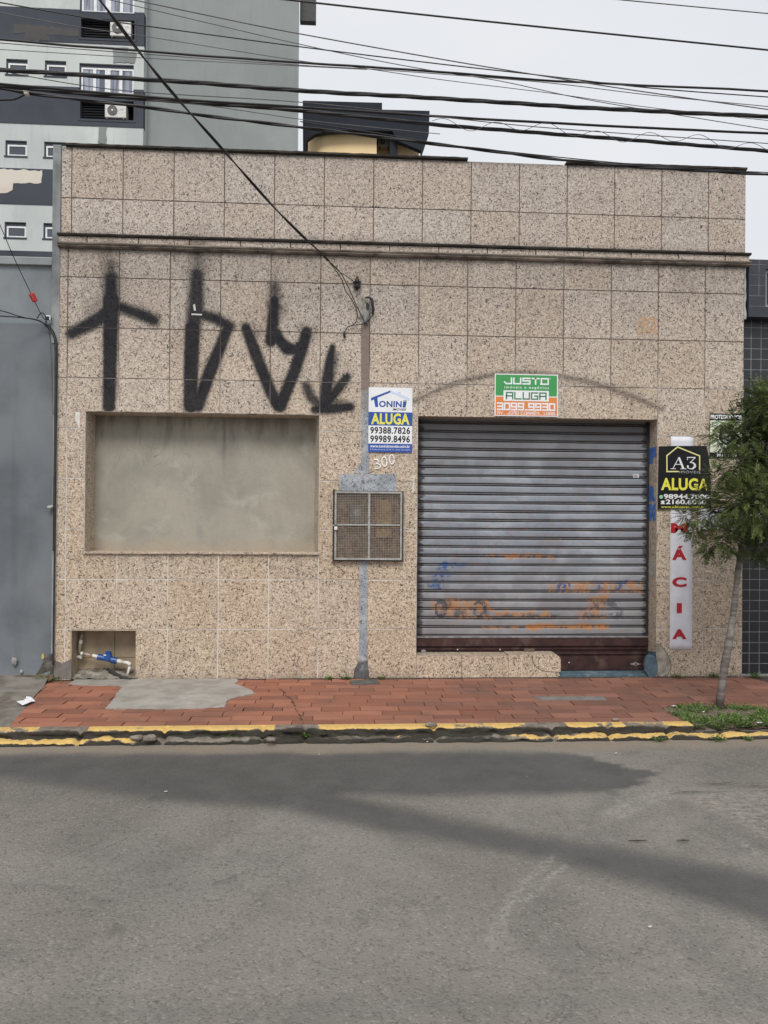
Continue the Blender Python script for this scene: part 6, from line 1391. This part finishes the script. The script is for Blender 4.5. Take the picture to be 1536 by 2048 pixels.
WL = [(1352, 1352, .0, .055, 22, 'weed tuft at the wall foot just right of the scalloped cement scar'), (1428, 1352, .0, .06, 30, 'wide weed tuft at the wall foot behind the tree trunk'), (1505, 1350, .03, .085, 34, 'bushy weed tuft at the foot of the dark tiled wall'),
      (655, 1362, .0, .03, 16, 'tiny weed at the wall foot left of the grey chase foot'), (690, 1364, .0, .045, 22, 'weed tuft at the wall foot touching the grey chase foot'), (762, 1361, .0, .03, 14, 'tiny weed at the wall foot right of the grey chase foot'),
      (92, 1352, .02, .085, 60, 'dense green weed in the eroded corner beside the granite pillar'), (1325, 1480, -1, .05, 16, 'small weed growing at the kerb base left of the tree'), (1446, 1482, -1, .06, 20, 'larger weed growing at the kerb base below the tree'), (1505, 1480, -1, .03, 10, 'small weed at the kerb base near the right edge'), (612, 1462, -2, .03, 12, 'tiny weed sprouting from the broken kerb gap'), (455, 1472, -2, .02, 8, 'smallest weed sprouting from the kerb under the cement patch')]
for i, (x, y, k_, r, n_, lb) in enumerate(WL):
    m = MB()
    if k_ >= 0: p = at(x, y, -.02); p = (p[0], -.025-k_, .002)
    elif k_ == -1: p = gz(x, y+6, ZR); p = (p[0], -1.728, ZR)
    else: p = gz(x, y, -.03); p = (p[0], -1.63, -.052)
    weed(m, p[0], p[1], p[2], r, n_, .8, 100+i); weed(m, p[0]+r*.6, p[1], p[2], r*.8, n_//2, .6, 200+i)
    tag(m.build('weed', WEED), lb, 'weed', 'weeds along the wall and kerb')

# ================================================================== LITTER
PAP = plain('paper', (.82, .83, .88), .6, var=.03)
def bit(pts, z, label, mat=PAP, name='paper_scrap', fold=.0, cat='litter', grp='small litter on the ground'):
    m = MB(); n_ = len(pts); cx = sum(p[0] for p in pts)/n_; cy = sum(p[1] for p in pts)/n_
    ar = sum(pts[i][0]*pts[(i+1) % n_][1]-pts[(i+1) % n_][0]*pts[i][1] for i in range(n_))
    if ar < 0: pts = pts[::-1]
    m.add([(p[0], p[1], z+fold*(i % 2)+.002) for i, p in enumerate(pts)]+[(cx, cy, z+fold*.6+.002)], [(i, (i+1) % n_, n_) for i in range(n_)])
    o = m.build(name, mat); s_ = o.modifiers.new('solid', 'SOLIDIFY'); s_.thickness = .0012; return tag(o, label, cat, grp)
bit([gz(x, y, .0) for x, y in [(33, 1409), (48, 1407), (50, 1405), (47, 1402), (55, 1403), (52, 1396), (61, 1400), (71, 1406), (62, 1410), (45, 1414)]], .012, 'torn white paper lying on the broken concrete slab at left', fold=.012)
PAD = plain('dull_paper', (.50, .48, .43), .7)
for x, y, s_, z, lb in [(1348, 1413, .022, -.01, 'white scrap at the left rim of the tree pit'), (1407, 1425, .02, -.012, 'crumpled white scrap in the middle of the tree pit'), (1520, 1447, .03, -.012, 'pale crumpled wrapper at the right edge of the tree pit'), (1498, 1427, .014, -.01, 'small cream scrap in the weeds right of the trunk'),
                      (855, 1485, .02, ZR+.003, 'white scrap on the asphalt close to the kerb'), (638, 1510, .012, ZR+.003, 'tiny white scrap on the dark asphalt band'), (332, 1585, .022, ZR+.003, 'pale flat scrap at the left end of the dark band'), (1300, 1856, .020, ZR+.003, 'pale scrap on the asphalt at lower right'), (1232, 1508, .02, ZR+.003, 'thin white scrap on the kerbside dust')]:
    p = gz(x, y, z); rn = random.Random(x); bit([(p[0]+s_*(.55 if y > 1450 else .9)*rn.uniform(.5, 1.1)*math.cos(a_), p[1]+s_*.5*rn.uniform(.5, 1.1)*math.sin(a_)) for a_ in [k*math.pi/3 for k in range(6)]], z+.003, lb, fold=s_*.2, mat=PAP if y < 1450 else PAD)
TW = plain('twig_brown', (.05, .042, .034), .8)
_tw = plain('twig_brown', (.035, .028, .022), .8)
for (x0, y0, x1, y1_, lb) in [(1256, 1685, 1293, 1684, 'longer dark twig lying on the asphalt at right'), (1353, 1684, 1379, 1684, 'shorter dark twig lying right of the longer twig')]:
    a_, b_ = gz(x0, y0), gz(x1, y1_); m = MB(); m.tube([(a_[0], a_[1], ZR+.009), ((a_[0]+b_[0])/2, (a_[1]+b_[1])/2-.01, ZR+.013), (b_[0], b_[1], ZR+.009)], [.0015, .0038, .0015], 6); tag(m.build('twig', TW, smooth=True), lb, 'twig', 'twigs on the road')
setbase_skip = (B, NL, NR, AP, YW)
for o_ in (B, NL, NR, AP, YW): setbase_z = o_
